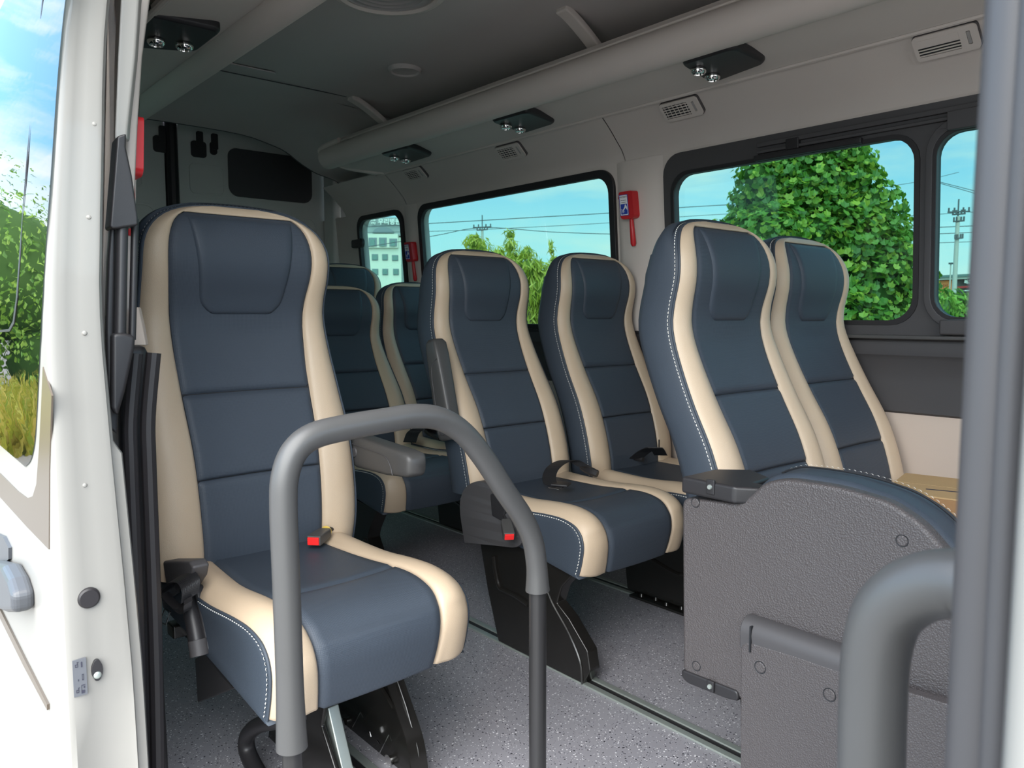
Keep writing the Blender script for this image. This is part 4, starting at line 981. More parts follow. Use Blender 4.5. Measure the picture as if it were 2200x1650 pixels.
def cap(px, py, Y, r=0.0085):
    q = atY(px, py, Y); M_ = frame(q + Vector((0, 0.001, 0)), (1, 0, 0), (0, 0, 1))
    o = MB().lathe([(0, 0.0022), (r * 0.85, 0.0022), (r, 0.001), (r, -0.002)], 20, M_).build('screw_cap', PLASTIC, js, smooth=True)
    MB().lathe([(r + 0.0002, 0.0012), (r + 0.0012, 0.0016), (r + 0.0018, 0.0)], 20, M_).build('cap_groove', SEAM, o, smooth=True)
for px, py in ((1494, 1080), (1496, 1431), (1938, 1162)): cap(px, py, YP)
YF = YP - 0.035
flap = yplate('support_flap', [(1592, 1376), (1700, 1408), (1812, 1446), (2060, 1520), (2062, 1640), (2020, 1720), (1590, 1720)], YF, 0.02, PLASTIC, js, 0.005)
yplate('leg_plate', [(1650, 1600), (1900, 1680), (1900, 2120), (1650, 2010)], YF + 0.025, 0.03, DARKTRIM, js, 0.004)
MB().box((-0.62, YP + 0.1, 0.012), (0.36, 0.24, 0.024)).build('base', BLACKMET, js, bevel=0.004)
MB().box((-0.62, YP + 0.1, 0.16), (0.06, 0.06, 0.30)).build('post', BLACKMET, js, bevel=0.006)
for px, py in ((1633, 1434), (1782, 1493)): cap(px, py, YF, 0.0098)
h0, h1 = atY(1604, 1350, YP - 0.012), atY(1830, 1424, YP - 0.012)
hr = MB()
def hsec(p): return [p + Vector((0, -0.024 * math.sin(math.radians(a)) * (1.0), 0.026 * math.cos(math.radians(a)))) for a in (0, 22, 45, 68, 90, 112)] + [p + Vector((0, -0.022, -0.030)), p + Vector((0, 0.012, -0.030)), p + Vector((0, 0.012, 0.026))]
h1.z = h0.z
hg = MB().loft([hsec(h0), hsec(h1)], True, True).build('hinge_roll', DARKTRIM, js, bevel=0.003)
q = h0.lerp(h1, 0.12)
MB().box(q + Vector((0, -0.020, -0.006)), (0.003, 0.012, 0.046)).build('slit', SEAM, hg)
# ================================================================== grey guard rails
gr = thing('guard_rail', (-1.03, 0.69, 0.0), 'curved grey padded guard rail in front of the single seat', 'handrail', 'padded guard rails by the door')
HX = -1.03
cl = [(627, 1606), (622, 1450), (615, 1250), (609, 1090), (613, 1020), (634, 968), (675, 936), (745, 918), (830, 903), (890, 894), (945, 900), (995, 930), (1040, 985), (1085, 1055), (1122, 1110), (1144, 1160), (1153, 1215), (1155, 1268)]
pts = bez([atX(x, y, HX) for x, y in cl], 5)
n = len(pts); rad = [0.0198] * n
for k in range(5): rad[k] = 0.0198 + 0.0032 * (1 - k / 5) ** 1.5; rad[n - 1 - k] = 0.0198 + 0.0032 * (1 - k / 5) ** 1.5
MB().tube(pts, rad, 24).build('foam_sleeve', HOOP, gr, smooth=True)
a = pts[0] + Vector((0, 0, 0.05)); b_ = pts[-1] + Vector((0, 0, 0.05))
MB().tube([a, Vector((a.x, a.y, 0.0))], 0.0145, 18).build('post', POLE, gr, smooth=True)
MB().tube([b_, Vector((b_.x, b_.y + 0.002, 0.0))], 0.0165, 18).build('post', POLE, gr, smooth=True)
for p in (a, b_): MB().lathe([(0.0, 0.008), (0.03, 0.008), (0.034, 0.0)], 20, Matrix.Translation((p.x, p.y, 0.0))).build('floor_flange', POLE, gr, smooth=True)
g2 = thing('guard_rail', (-0.10, 0.49, -0.2), 'curved grey padded guard rail in front of the folded jump seat, by the front pillar', 'handrail', 'padded guard rails by the door')
HY = 0.49
cl = [(1871, 1760), (1872, 1620), (1875, 1500), (1882, 1400), (1903, 1325), (1945, 1280), (2000, 1257), (2060, 1252)]
pts = bez([atY(x, y, HY) for x, y in cl], 5); e_ = pts[-1]
pts += [e_ + Vector((0.05, 0, -0.002)), e_ + Vector((0.13, 0, -0.004)), e_ + Vector((0.18, 0, -0.02)), e_ + Vector((0.205, 0, -0.06)), e_ + Vector((0.21, 0, -0.14))]
MB().tube(pts, 0.0206, 24).build('foam_sleeve', HOOP, g2, smooth=True)
for p in (pts[0], pts[-1]):
    MB().tube([p + Vector((0, 0, 0.03)), Vector((p.x, p.y, 0.0))], 0.0145, 16).build('post', POLE, g2, smooth=True)
    MB().lathe([(0.0, 0.008), (0.03, 0.008), (0.034, 0.0)], 20, Matrix.Translation((p.x, p.y, 0.0))).build('floor_flange', POLE, g2, smooth=True)
# ================================================================== reading lights in the ducts
def lamp(c, parent, up):
    M_ = frame(c, (1, 0, 0), (0, -1, 0)) if up is None else frame(c, up[0], up[1])
    o = MB().lathe([(0.012, 0.0), (0.023, 0.0), (0.0245, 0.006), (0.0225, 0.012), (0.0185, 0.017), (0.0135, 0.018), (0.0125, 0.012), (0.008, 0.005)], 20, M_).build('lamp', CHROME, parent, smooth=True)
    MB().lathe([(0.0, 0.0145), (0.0128, 0.0145), (0.0128, 0.0135)], 16, M_).build('lens', LAMPGLASS, o, smooth=True)
    return o
def reading(corners, lamps, label, Z=1.757):
    P = [atZ(x, y, Z) for x, y in corners]; ctr = sum(P, Vector()) / len(P)
    t = thing('reading_light', ctr, label, 'light', 'twin reading lights in the ducts')
    lp = fillet_loop(P, 0.03, 5)
    inner = [ctr + (p - ctr) * 0.94 + Vector((0, 0, -0.008)) for p in lp]
    MB().loft([[p + Vector((0, 0, 0.02)) for p in lp], lp, inner], True, True).build('housing', DARKPL, t, bevel=0.003)
    for x, y in lamps: lamp(atZ(x, y, Z - 0.009), t, None)
    return t
reading([(1461, 134), (1578, 97), (1650, 130), (1528, 176)], [(1501, 147), (1531, 161)], 'black twin reading light panel above the big sliding window')
reading([(1053, 258), (1132, 236), (1196, 261), (1124, 284)], [(1087, 268), (1117, 275)], 'black twin reading light panel above the long fixed side window')
reading([(815, 329), (872, 313), (931, 331), (878, 348)], [(847, 337), (872, 342)], 'black twin reading light panel at the rear end of the duct')
reading([(292, 20), (480, 62), (420, 108), (270, 96)], [(335, 84), (396, 94)], 'black twin reading light panel in the duct over the sliding door')
# ================================================================== air vents in the upper panel
n_up = Vector((0, -(1.752 - 1.672), -(2.300 - 2.212))).normalized(); p_up = Vector((0, 2.256, 1.7145)) + n_up * 0.010
ex_ = Vector((1, 0, 0)); ey_ = Vector((0, -(2.300 - 2.212), 1.752 - 1.672)).normalized()
def vent(px, py, w_, h_, rows, cols, label):
    c_ = atP(px, py, p_up, n_up)
    t = thing('air_vent', c_, label, 'vent', 'air vents below the duct')
    def fn(a, b, d): return c_ + ex_ * a + ey_ * b + n_up * d
    gx0, gx1 = -w_ * 0.44, w_ * 0.22
    plate('bezel', [rrect(-w_ / 2, w_ / 2, -h_ / 2, h_ / 2, 0.012), rrect(gx0, gx1, -h_ * 0.34, h_ * 0.34, 0.003), rrect(w_ * 0.33, w_ * 0.39, -h_ * 0.25, h_ * 0.28, 0.002)], 0.006, PANELG, lambda a, b, d: fn(a, b, d + 0.003), t, bevel=0.0012)
    plate('bezel_gap', [rrect(-w_ / 2 - 0.0015, w_ / 2 + 0.0015, -h_ / 2 - 0.0015, h_ / 2 + 0.0015, 0.013)], 0.012, PLASTIC, lambda a, b, d: fn(a, b, d - 0.005), t)
    plate('dark_backing', [rrect(gx0, gx1, -h_ * 0.34, h_ * 0.34, 0.003)], 0.001, SEAM, lambda a, b, d: fn(a, b, d + 0.0022), t)
    for k in range(rows):
        b0 = -h_ * 0.34 + h_ * 0.68 * (k + 0.5) / rows; hh_ = h_ * 0.68 / rows * (0.22 if cols > 1 else 0.26)
        plate('slat', [[(gx0, b0 - hh_), (gx1, b0 - hh_), (gx1, b0 + hh_ * 0.6), (gx0, b0 + hh_ * 0.6)]], 0.003, PANELG, lambda a, b, d: fn(a, b, d + 0.0042), t)
    for k in range(cols):
        a0 = gx0 + (gx1 - gx0) * (k + 0.5) / cols
        if cols > 1: plate('vane', [[(a0 - 0.0012, -h_ * 0.34), (a0 + 0.0012, -h_ * 0.34), (a0 + 0.0012, h_ * 0.34), (a0 - 0.0012, h_ * 0.34)]], 0.002, PANELG, lambda a, b, d: fn(a, b, d + 0.0042), t)
    if cols == 1: plate('closing_flap', [rrect(gx0, gx1, h_ * 0.06, h_ * 0.34, 0.003)], 0.003, PANELG, lambda a, b, d: fn(a, b, d + 0.0058), t)
    plate('thumb_wheel', [rrect(w_ * 0.335, w_ * 0.385, -h_ * 0.22, h_ * 0.25, 0.002)], 0.005, LENS, lambda a, b, d: fn(a, b, d + 0.003), t, bevel=0.001)
    return t
vent(2033, 91, 0.158, 0.074, 6, 1, 'large grey air vent with a half closed flap above the sliding pane')
vent(1464, 234, 0.158, 0.074, 5, 6, 'grey grille air vent above the pillar and wide window')
vent(1097, 326, 0.158, 0.074, 5, 6, 'grey grille air vent above the long fixed window')
vent(892, 374, 0.158, 0.074, 5, 6, 'small looking grey grille air vent near the rear duct end')
# ================================================================== ceiling fittings
q = atZ(832, -22, ZC)
cl_ = thing('ceiling_lamp', (q.x, q.y, ZC), 'round ribbed ceiling lamp in the headliner', 'lamp')
pr = [(0.0, -0.012), (0.06, -0.013), (0.064, -0.017), (0.070, -0.012), (0.088, -0.013), (0.092, -0.018), (0.098, -0.013), (0.112, -0.014), (0.116, -0.019), (0.122, -0.014), (0.136, -0.014), (0.140, -0.019), (0.146, -0.013), (0.152, -0.010)]
MB().lathe([(r, h + 0.008) for r, h in pr], 48, Matrix.Translation((q.x, q.y, ZC))).build('lens', LENS, cl_, smooth=True, angle=60)
MB().lathe([(0.150, 0.012), (0.150, -0.008), (0.158, -0.016), (0.172, -0.014), (0.184, -0.004), (0.188, 0.012)], 48, Matrix.Translation((q.x, q.y, ZC))).build('rim', PANELG, cl_, smooth=True)
q = atZ(870, 151, ZC)
sp2 = thing('ceiling_speaker', (q.x, q.y, ZC), 'small round grey speaker cover in the headliner', 'speaker')
MB().lathe([(0.0, -0.004), (0.052, -0.004), (0.056, -0.010), (0.064, -0.011), (0.070, 0.006)], 36, Matrix.Translation((q.x, q.y, ZC))).build('grille', LINER, sp2, smooth=True)
# ================================================================== emergency hammers
def hammer(c_, ex, ez, label, s=1.0, face=True):
    """c_: centre of the holder's back; ex across, ez up; outward = ez x ex"""
    ex = Vector(ex).normalized(); ez = Vector(ez).normalized(); out = ez.cross(ex).normalized() * -1
    if out.dot(O - c_) < 0: out = -out
    F_ = lambda a, b, d: c_ + ex * (a * s) + ez * (b * s) + out * (d * s)
    t = thing('emergency_hammer', F_(0, -0.05, 0), label, 'hammer', 'red emergency hammers')
    plate('holder', [rrect(-0.036, 0.036, -0.055, 0.055, [0.010, 0.010, 0.016, 0.016])], 0.036, RED, lambda a, b, d: F_(a, b, d + 0.018), t, bevel=0.006)
    MB().tube([F_(-0.034, 0.034, 0.018), F_(-0.048, 0.034, 0.018)], [0.010 * s, 0.008 * s], 12).build('hammer_head', RED, t, smooth=True)
    MB().tube([F_(0.004, -0.05, 0.016), F_(0.004, -0.08, 0.016), F_(0.004, -0.155, 0.016), F_(0.004, -0.165, 0.016)], [0.008 * s, 0.0095 * s, 0.0115 * s, 0.007 * s], 14).build('handle', RED, t, smooth=True)
    if face:
        lb = plate('label', [rrect(-0.033, 0.010, -0.040, 0.042, 0.003)], 0.001, PAPER, lambda a, b, d: F_(a, b, d + 0.0365), t)
        plate('label_border', [rrect(-0.034, 0.011, -0.041, 0.043, 0.003), rrect(-0.0318, 0.0088, -0.0388, 0.0408, 0.003)], 0.001, BLUE, lambda a, b, d: F_(a, b, d + 0.037), lb)
        plate('pictogram', [rrect(-0.0285, 0.0055, -0.0355, 0.006, 0.003)], 0.001, BLUE, lambda a, b, d: F_(a, b, d + 0.037), lb)
        # white hammer striking a cracking pane
        plate('pictogram_hammer', [[(-0.018, -0.018), (-0.014, -0.021), (-0.003, -0.009), (0.004, -0.019), (0.0045, -0.008), (-0.001, 0.003), (-0.006, 0.002), (-0.008, -0.006)]], 0.0008, PAPER, lambda a, b, d: F_(a, b, d + 0.0378), lb)
        cr_ = MB()
        for an in (150, 190, 225, 258, 285, 318):
            u = Vector((math.cos(math.radians(an)), math.sin(math.radians(an)), 0)); a0 = Vector((-0.017, -0.019, 0)) + u * 0.002; a1 = Vector((-0.017, -0.019, 0)) + u * 0.012
            cr_.tube([F_(a0.x, a0.y, 0.0378), F_(a1.x, a1.y, 0.0378)], 0.0005 * s, 4)
        cr_.build('pictogram_cracks', PAPER, lb)
        Mx = frame(F_(-0.0115, 0.033, 0.0376), ex, ez)
        if (Mx.to_3x3() @ Vector((0, 0, 1))).dot(out) < 0: pass
        text('lettering', '비상용망치', 0.0085 * s, INK, Mx, lb, 0.0002)
        text('lettering', 'Emergency', 0.0062 * s, INK, frame(F_(-0.0115, 0.021, 0.0376), ex, ez), lb, 0.0002)
        text('lettering', 'Hammer', 0.0062 * s, INK, frame(F_(-0.0115, 0.0125, 0.0376), ex, ez), lb, 0.0002)
    return t
cw = atP(1358, 441, WL(-2.0, 1.3, 0.02), Vector((0, -1, -0.078)).normalized())
upw = Vector((0, -0.078, 1)).normalized()
hammer(cw, (1, 0, 0), upw + Vector((-0.06, 0, 0)), 'red emergency hammer on the pillar between the two big windows', 0.96)
cw = atP(889, 541, WL(-3.6, 1.3, 0.02), Vector((0, -1, -0.078)).normalized())
hammer(cw, (1, 0, 0), upw + Vector((-0.08, 0, 0)), 'red emergency hammer beside the small rear window', 0.96)
ch_ = atX(303, 322, -1.44); ch_.y = WR(-1.44, ch_.z, 0.006).y
hm = hammer(ch_, (1, 0, 0), Vector((0, 0.05, 1)), 'red emergency hammer on the pillar above the single seat', 0.9, face=False)
# seat-belt guide on the rear pillar
cw = atP(775, 524, WL(-4.2, 1.3, 0.0), Vector((0, -1, -0.078)).normalized())
bg_ = thing('belt_guide', cw, 'black shoulder belt guide on the pillar by the small rear window', 'belt guide')
MB().box(cw + Vector((0, -0.02, 0)), (0.10, 0.04, 0.05)).build('bracket', DARKPL, bg_, bevel=0.01)
MB().lathe([(0.0, 0.012), (0.022, 0.012), (0.028, 0.004), (0.028, -0.01)], 20, frame(cw + Vector((0.055, -0.03, 0.0)), (1, 0, 0), (0, 0, 1))).build('loop', DARKPL, bg_, smooth=True)
# ================================================================== cardboard box on the window seat
bxo = thing('cardboard_box', (-0.70, 2.13, 0.475), 'flat brown cardboard box lying on the window seat cushion', 'box')
Mz = Matrix.Rotation(math.radians(12), 4, 'Z')
bc = Vector((-0.685, 2.125, 0.52))
MB().box((0, 0, -0.002), (0.36, 0.27, 0.078), None).build('carton', CARDD, bxo, bevel=0.002).matrix_local = Matrix.Translation(bc) @ Mz
for sgn in (-1, 1):
    o = MB().box((0, sgn * 0.0685, 0.039), (0.362, 0.134, 0.004)).build('flap', CARD, bxo); o.matrix_local = Matrix.Translation(bc) @ Mz
mk = MB().box((-0.05, -0.05, 0.0414), (0.10, 0.008, 0.0006), Matrix.Rotation(0.15, 3, 'Z'))
for k in range(5): mk.box((0.09 + 0.012 * k, -0.055 - 0.004 * (k % 2), 0.0414), (0.007, 0.018, 0.0006), Matrix.Rotation(0.3 * (k - 2), 3, 'Z'))
o = mk.build('print', INK, bxo); o.matrix_local = Matrix.Translation(bc) @ Mz
# ================================================================== outside
def atD(px, py, d): return O + ray(px, py) / F * d
gnd = MB().add([(-260, -160, GZ), (200, -160, GZ), (200, 300, GZ), (-260, 300, GZ)], [(0, 1, 2, 3)]).build('ground', ROAD); tag(gnd, kind='structure', label='pale concrete car park around the van')
def leafmesh(kind):
    if kind == 'vine': return [(0, -0.5, 0), (0.42, -0.28, 0.06), (0.5, 0.12, 0.02), (0.16, 0.18, -0.02), (0, 0.55, -0.12), (-0.16, 0.18, -0.02), (-0.5, 0.12, 0.02), (-0.42, -0.28, 0.06)], [(0, 1, 2, 3), (0, 3, 4, 5), (0, 5, 6, 7)]
    if kind == 'oval': return [(0, -0.5, 0), (0.26, -0.05, 0.05), (0, 0.5, -0.06), (-0.26, -0.05, 0.05)], [(0, 1, 2, 3)]
    return [(0, -0.5, 0), (0.09, 0.0, 0.02), (0, 0.5, -0.05), (-0.09, 0.0, 0.02)], [(0, 1, 2, 3)]
def leafM(p, nrm, size, rnd):
    nrm = (Vector(nrm) + Vector((rnd.uniform(-1, 1), rnd.uniform(-1, 1), rnd.uniform(-0.6, 1))) * 0.75).normalized()
    tip = Vector((rnd.uniform(-0.7, 0.7), rnd.uniform(-0.7, 0.7), -1)); ex = nrm.cross(tip)
    if ex.length < 1e-3: ex = Vector((1, 0, 0))
    M_ = frame(p, ex.normalized(), (nrm.cross(ex)).normalized())
    return M_ @ Matrix.Scale(size, 4)
def foliage(blobs, n, size, kind, seed, fill=0.45):
    rnd = random.Random(seed); lv, lf = leafmesh(kind); mb = MB(); tot = sum(r ** 2 for c_, r in blobs)
    for c_, r in blobs:
        for _ in range(int(n * r * r / tot)):
            d = Vector((rnd.gauss(0, 1), rnd.gauss(0, 1), rnd.gauss(0, 1))).normalized()
            rr = r * (1 - fill * rnd.random() ** 2.2) * (1 + 0.16 * math.sin(d.x * 7 + c_.x * 3) * math.sin(d.z * 6 + c_.z) )
            p = c_ + d * rr
            if p.z < GZ: continue
            M_ = leafM(p, d, size * rnd.uniform(0.65, 1.25), rnd)
            mb.add([M_ @ Vector(v) for v in lv], lf)
    return mb
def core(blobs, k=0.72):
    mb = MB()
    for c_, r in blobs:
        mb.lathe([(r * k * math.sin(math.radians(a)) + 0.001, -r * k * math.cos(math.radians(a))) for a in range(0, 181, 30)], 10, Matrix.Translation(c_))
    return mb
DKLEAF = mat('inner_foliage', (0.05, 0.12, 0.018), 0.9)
def tree(name, pxblobs, d, n, size, kind, material, label, seed, group=None, coreM=None, solid=True, single=0, trunkr=0.12, fill=0.45, kc=0.72):
    blobs = []
    rnd = random.Random(seed + 5)
    for x, y, r in pxblobs:
        dd = d + rnd.uniform(-0.05, 0.05) * d
        blobs.append((atD(x, y, dd), r / F * d))
    base = sum((b[0] for b in blobs), Vector()) / len(blobs)
    t = thing(name, (base.x, base.y, GZ), label, 'tree', group)
    fo = foliage(blobs, n, size, kind, seed, fill).build('foliage', material, t, fix=False); fo['kind'] = 'stuff'
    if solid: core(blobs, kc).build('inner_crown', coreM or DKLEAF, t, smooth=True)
    top = max(b[0].z for b in blobs)
    MB().tube(bez([(base.x, base.y, GZ), (base.x + 0.1, base.y - 0.05, GZ + (base.z - GZ) * 0.5), (base.x - 0.05, base.y + 0.05, base.z)], 4), [trunkr * (1 - 0.06 * k) for k in range(9)], 10).build('trunk', BARK, t, smooth=True)
    if single:
        lv, lf = leafmesh(kind); me = None
        for k in range(single):
            c_, r = blobs[rnd.choices(range(len(blobs)), [b[1] ** 2 for b in blobs])[0]]
            while True:
                dr = Vector((rnd.gauss(0, 1), rnd.gauss(0, 1), rnd.gauss(0, 1))).normalized()
                if dr.dot((O - c_).normalized()) > 0.25: break
            M_ = leafM(c_ + dr * r * 1.03, dr, size * rnd.uniform(0.9, 1.3), rnd)
            if me is None:
                lo = MB().add(lv, lf).build('leaf', material, t, fix=False); me = lo.data
            else:
                lo = bpy.data.objects.new('leaf', me); COL.objects.link(lo); lo.parent = t
            lo.matrix_local = M_
    return t
vb = [(1730, 420, 95), (1665, 440, 75), (1690, 370, 75), (1770, 370, 72), (1820, 400, 70), (1840, 350, 42), (1870, 450, 66), (1905, 500, 52), (1650, 520, 80), (1740, 520, 110), (1830, 540, 100), (1920, 570, 66), (1940, 640, 80), (1860, 640, 110), (1760, 640, 120), (1660, 620, 110), (1585, 560, 60), (1545, 505, 34), (1530, 600, 70), (1610, 700, 110), (1760, 760, 140), (1900, 760, 130), (1500, 720, 80), (1740, 310, 60), (1810, 320, 46), (1660, 330, 44), (1625, 380, 48), (1610, 440, 46), (1590, 490, 40)]
tree('vine_covered_tree', vb, 9.0, 24000, 0.085, 'vine', KUDZU, 'big green vine-covered tree seen through the wide window', 11, single=260, fill=0.55, kc=0.55)
bb_ = [(1030, 545, 34), (1015, 520, 20), (1060, 590, 44), (1105, 590, 46), (1095, 530, 16), (1100, 560, 26), (1095, 505, 12), (1070, 545, 14), (1130, 545, 18), (1135, 580, 34), (1160, 620, 60), (1210, 640, 60), (1190, 560, 12), (1186, 540, 8), (1184, 524, 6), (1250, 640, 50), (1150, 680, 70), (1080, 660, 70), (1230, 690, 70), (1320, 660, 60), (1020, 610, 50), (960, 640, 50), (1180, 600, 34)]
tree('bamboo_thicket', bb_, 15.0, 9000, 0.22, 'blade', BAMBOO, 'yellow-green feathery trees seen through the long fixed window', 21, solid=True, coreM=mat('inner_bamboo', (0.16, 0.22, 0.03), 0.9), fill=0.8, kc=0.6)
hb = [(2010, 660, 40), (2045, 655, 38), (2085, 658, 36), (2120, 660, 36), (2030, 700, 60), (2100, 700, 60), (2160, 690, 60)]
hd_ = tree('hedge_bush', hb, 12.0, 2600, 0.14, 'oval', HEDGE, 'bright green hedge in front of the orange shop', 31, trunkr=0.05)
hd_['category'] = 'bush'
# ---- hospital building
def facade_frame(px, d):
    r_ = Vector((right.x, right.y, 0)).normalized(); o_ = atD(px, 677.6, d); o_.z = HC
    return o_, r_
hd0, hr_ = facade_frame(830, 150); S_ = 150 / F
back_ = Vector((-hr_.y, hr_.x, 0))
if back_.dot(hd0) < 0: back_ = -back_
def HB(x, y, dep=0.0): return hd0 + hr_ * ((x - 830) * S_) + Vector((0, 0, (677.6 - y) * S_)) + back_ * dep
hos = thing('hospital_building', (hd0.x, hd0.y, GZ), 'cream hospital building with grey sign band behind the small rear window', 'building')
def hbox(name, x0, x1, y0, y1, d0, d1, material, parent=hos):
    return MB().loft([[HB(x0, y1, k), HB(x1, y1, k), HB(x1, y0, k), HB(x0, y0, k)] for k in (d0, d1)], True, True).build(name, material, parent)
hbox('main_block', 640, 863, 512, 702, 0, 12, HOSP)
hbox('upper_block', 655, 858, 505, 534, -0.6, 3, HOSP)
hbox('sign_band', 640, 878, 470, 508, 0.2, 12, HOSPG)
hbox('side_wing', 858, 882, 500, 702, 1.5, 12, HOSPG)
plate('dark_arch', [[((k - 10) * 2.3 * S_, (18 * math.sqrt(max(0, 1 - ((k - 10) / 10.5) ** 2)) - 2) * S_) for k in range(21)]], 0.4, HOSPD, lambda a, b, c_: HB(826, 506) + hr_ * a + Vector((0, 0, b)) - back_ * (0.1 + c_), hos)
for x0, x1, y0, y1 in ((796, 813, 513, 531), (818, 834, 513, 531), (840, 856, 515, 531), (772, 790, 513, 531)):
    w_ = hbox('recess', x0, x1, y0, y1, -0.75, -0.6, HOSPD); hbox('pane', x0 + 3, x1 - 4, y0 + 4, y1, -0.85, -0.7, PANE, w_)
for x0, x1, y0, y1 in ((801, 814, 547, 560), (823, 835, 547, 560), (844, 857, 549, 561), (846, 858, 578, 591), (801, 814, 578, 591), (823, 835, 578, 591), (780, 792, 547, 560)):
    w_ = hbox('window', x0, x1, y0, y1, -0.15, 0.1, HOSPD); hbox('pane', x0 + 1, x1 - 1, y0 + 2, y1 - 1, -0.25, 0, PANE, w_)
Mt = lambda x, y: frame(HB(x, y, -0.35), hr_, (0, 0, 1))
text('lettering', '우리병원', 13.2 * S_, SIGNW, Mt(840, 480), hos, 0.1, 0.04)
text('lettering', '의료', 5.5 * S_, SIGNW, Mt(806, 476), hos, 0.1, 0.02); text('lettering', '재단', 5.5 * S_, SIGNW, Mt(806, 483), hos, 0.1, 0.02)
MB().lathe([(0.0, 0.2), (7 * S_, 0.2), (7 * S_, 0)], 24, frame(HB(788, 481, 0.1), hr_, (0, 0, 1))).build('round_emblem', SIGNW, hos)
# ---- orange shop
sd0, sr_ = facade_frame(2060, 60); S2 = 60 / F
sb_ = Vector((-sr_.y, sr_.x, 0))
if sb_.dot(sd0) < 0: sb_ = -sb_
def SB(x, y, dep=0.0): return sd0 + sr_ * ((x - 2060) * S2) + Vector((0, 0, (677.6 - y + (x - 2060) * 0.05) * S2)) + sb_ * dep
shp = thing('roadside_shop', (sd0.x, sd0.y, GZ), 'low orange and grey shop with white lettering beyond the hedge', 'building')
def sbox(name, x0, x1, y0, y1, d0, d1, material, parent=shp):
    return MB().loft([[SB(x0, y1, k), SB(x1, y1, k), SB(x1, y0, k), SB(x0, y0, k)] for k in (d0, d1)], True, True).build(name, material, parent)
sbox('wall', 1960, 2240, 600, 730, 0.3, 9, SHOPD); sbox('orange_wall', 1960, 2047, 601, 730, 0, 0.3, ORANGE)
sbox('roof', 1955, 2245, 590, 595, -0.6, 9.5, ROOFG); sbox('eave', 1955, 2245, 595, 600, -0.4, 0.5, EAVE)
sbox('banner', 2048, 2088, 615, 619, -0.1, 0.3, SIGNR); sbox('ledge', 2065, 2080, 624, 626, -0.3, 0.2, SIGNW)
SMt = lambda x, y: frame(SB(x, y, -0.15), sr_ + Vector((0, 0, 0.05)), (0, 0, 1))
text('lettering', '복권판매점', 9.0 * S2, SIGNW, SMt(2086, 607), shp, 0.03, 0.02)
lb_ = MB()
for k, x in enumerate((2024.5, 2028, 2031.5, 2036.5)): lb_.box(SB(x, 612, -0.02), (0.035, 0.035, (6 - (k % 2) * 2) * S2))
lb_.build('wall_lettering', mat('brown_lettering', (0.28, 0.06, 0.03), 0.8), shp)
# ---- utility poles and wires
def pole(x, ytop, d, r, label, arms):
    p = atD(x, ytop, d); t = thing('utility_pole', (p.x, p.y, GZ), label, 'pole', 'concrete utility poles')
    MB().tube([(p.x, p.y, GZ), (p.x, p.y, p.z - (p.z - GZ) * 0.12)], [r, r * 0.7], 12).build('mast', CONC, t, smooth=True)
    MB().tube([(p.x, p.y, p.z - (p.z - GZ) * 0.12), (p.x, p.y, p.z)], r * 0.28, 8).build('top_pin', WIRE, t, smooth=True)
    for yy, hw_ in arms:
        a, b = atD(x - hw_, yy + 1, d), atD(x + hw_, yy - 1, d)
        MB().tube([a, b], r * 0.3, 6).build('cross_arm', WIRE, t)
        for k in (0.05, 0.3, 0.7, 0.95):
            q_ = a.lerp(b, k); MB().tube([q_, q_ + Vector((0, 0, r * 1.6))], r * 0.35, 6).build('insulator', WIRE, t)
    return t
pole(2060, 428, 50, 0.17, 'tall utility pole beyond the sliding pane', [(455, 24), (460, 14), (475, 12), (512, 9)])
pole(1036, 462, 85, 0.20, 'utility pole rising above the yellow-green trees', [(488, 20), (494, 12)])
q_ = atD(2043, 566, 58); lp_ = thing('lamp_post', (q_.x, q_.y, GZ), 'thin lamp post beside the orange shop', 'pole')
MB().tube([(q_.x, q_.y, GZ), q_], 0.05, 8).build('mast', CONC, lp_, smooth=True); MB().box(q_, (0.25, 0.25, 0.12)).build('head', WIRE, lp_)
wires = [([(700, 492), (925, 480), (1130, 468), (1320, 457), (1460, 446), (1600, 438)], 85, 0.045), ([(700, 500), (925, 497), (1100, 490), (1320, 478), (1460, 466), (1590, 458)], 85, 0.03), ([(700, 545), (925, 508), (1036, 489), (1180, 498), (1320, 503), (1600, 508)], 85, 0.04),
         ([(1900, 402), (1985, 388), (2060, 370)], 60, 0.02), ([(2000, 386), (2125, 418), (2260, 452)], 58, 0.025), ([(2000, 388), (2125, 424), (2260, 462)], 58, 0.025),
         ([(1950, 491), (2120, 484), (2240, 478)], 70, 0.04), ([(1950, 505), (2120, 498), (2240, 492)], 70, 0.035), ([(1950, 524), (2120, 518), (2240, 512)], 70, 0.03), ([(1900, 466), (2036, 459), (2060, 455), (2130, 458), (2240, 463)], 60, 0.025)]
WL_LAB = ['highest of the dark power lines crossing the sky of the long fixed window', 'middle power line crossing the sky of the long fixed window', 'power line dipping to the utility pole above the yellow-green trees', 'short power line beside the crown of the vine-covered tree',
          'slanting power line high above the orange shop, upper of two', 'slanting power line high above the orange shop, lower of two', 'upper of three level power lines passing behind the tall utility pole', 'middle of three level power lines passing behind the tall utility pole', 'lowest of three level power lines passing behind the tall utility pole', 'power line carried by the cross arm of the tall utility pole']
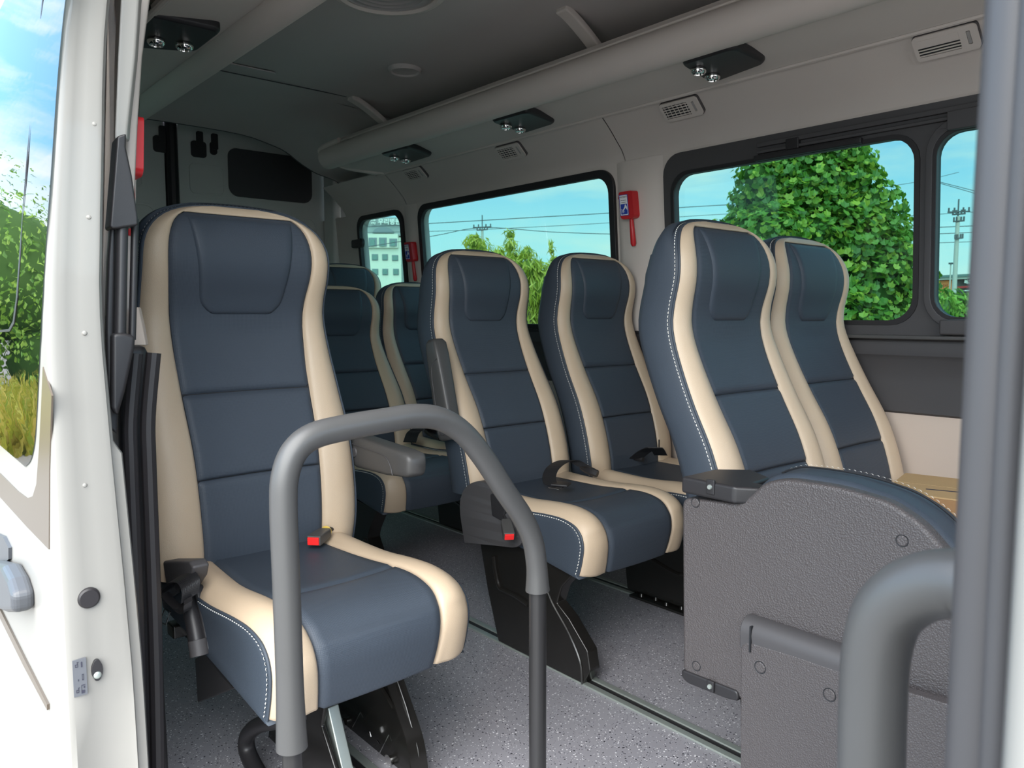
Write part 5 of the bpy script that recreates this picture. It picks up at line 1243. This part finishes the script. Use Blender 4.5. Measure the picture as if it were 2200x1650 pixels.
for k, (pp, d, r) in enumerate(wires):
    o = MB().tube(bez([atD(x, y, d) for x, y in pp], 5), r, 5).build('power_line', WIRE); tag(o, WL_LAB[k], 'cable', 'power lines')
# ---- what the door's glass mirrors: a verge with dry grass and trees behind the van
def grass(x0, x1, y0, y1, n, seed):
    rnd = random.Random(seed); mb = MB()
    for _ in range(n):
        p = Vector((rnd.uniform(x0, x1), rnd.uniform(y0, y1), GZ)); h = rnd.uniform(0.25, 0.8); a = rnd.uniform(0, 6.28); w_ = 0.03
        dx_ = Vector((math.cos(a), math.sin(a), 0)) * w_; ln = Vector((rnd.uniform(-.25, .25), rnd.uniform(-.25, .25), 0))
        mb.add([p - dx_, p + dx_, p + ln + Vector((0, 0, h))], [(0, 1, 2)])
    return mb
gs = grass(-15.2, -10.5, -7, 1.0, 12000, 5).build('grass_verge', DRYGRASS, fix=False); tag(gs, 'yellow-green dry grass verge behind the van', 'grass', kind='stuff')
for k, (c_, r) in enumerate((((-18.5, -1.4, 2.0), 2.3), ((-18, -7.2, 2.2), 2.6), ((-18.5, 4.2, 2.0), 2.3))):
    t = thing('roadside_tree', (c_[0], c_[1], GZ), 'leafy roadside tree behind the van mirrored in the sliding door', 'tree', 'trees behind the van')
    bl = [(Vector(c_), r), (Vector(c_) + Vector((0.4, 0.8, -0.5)), r * 0.7), (Vector(c_) + Vector((0.3, -0.9, -0.4)), r * 0.7), (Vector((c_[0] + 0.8, c_[1] + 1.2, 0.1)), 1.1), (Vector((c_[0] + 0.9, c_[1] - 1.2, 0.1)), 1.1)]
    fo = foliage(bl, 9000, 0.13, 'oval', 40 + k).build('foliage', HEDGE, t, fix=False); fo['kind'] = 'stuff'
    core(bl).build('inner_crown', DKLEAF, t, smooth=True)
    MB().tube([(c_[0], c_[1], GZ), c_], 0.12, 8).build('trunk', BARK, t)
# ================================================================== parts written in world coordinates keep their place
for t in WORLD_THINGS:
    inv = Matrix.Translation(-t.location)
    for ch in t.children: ch.matrix_parent_inverse = inv
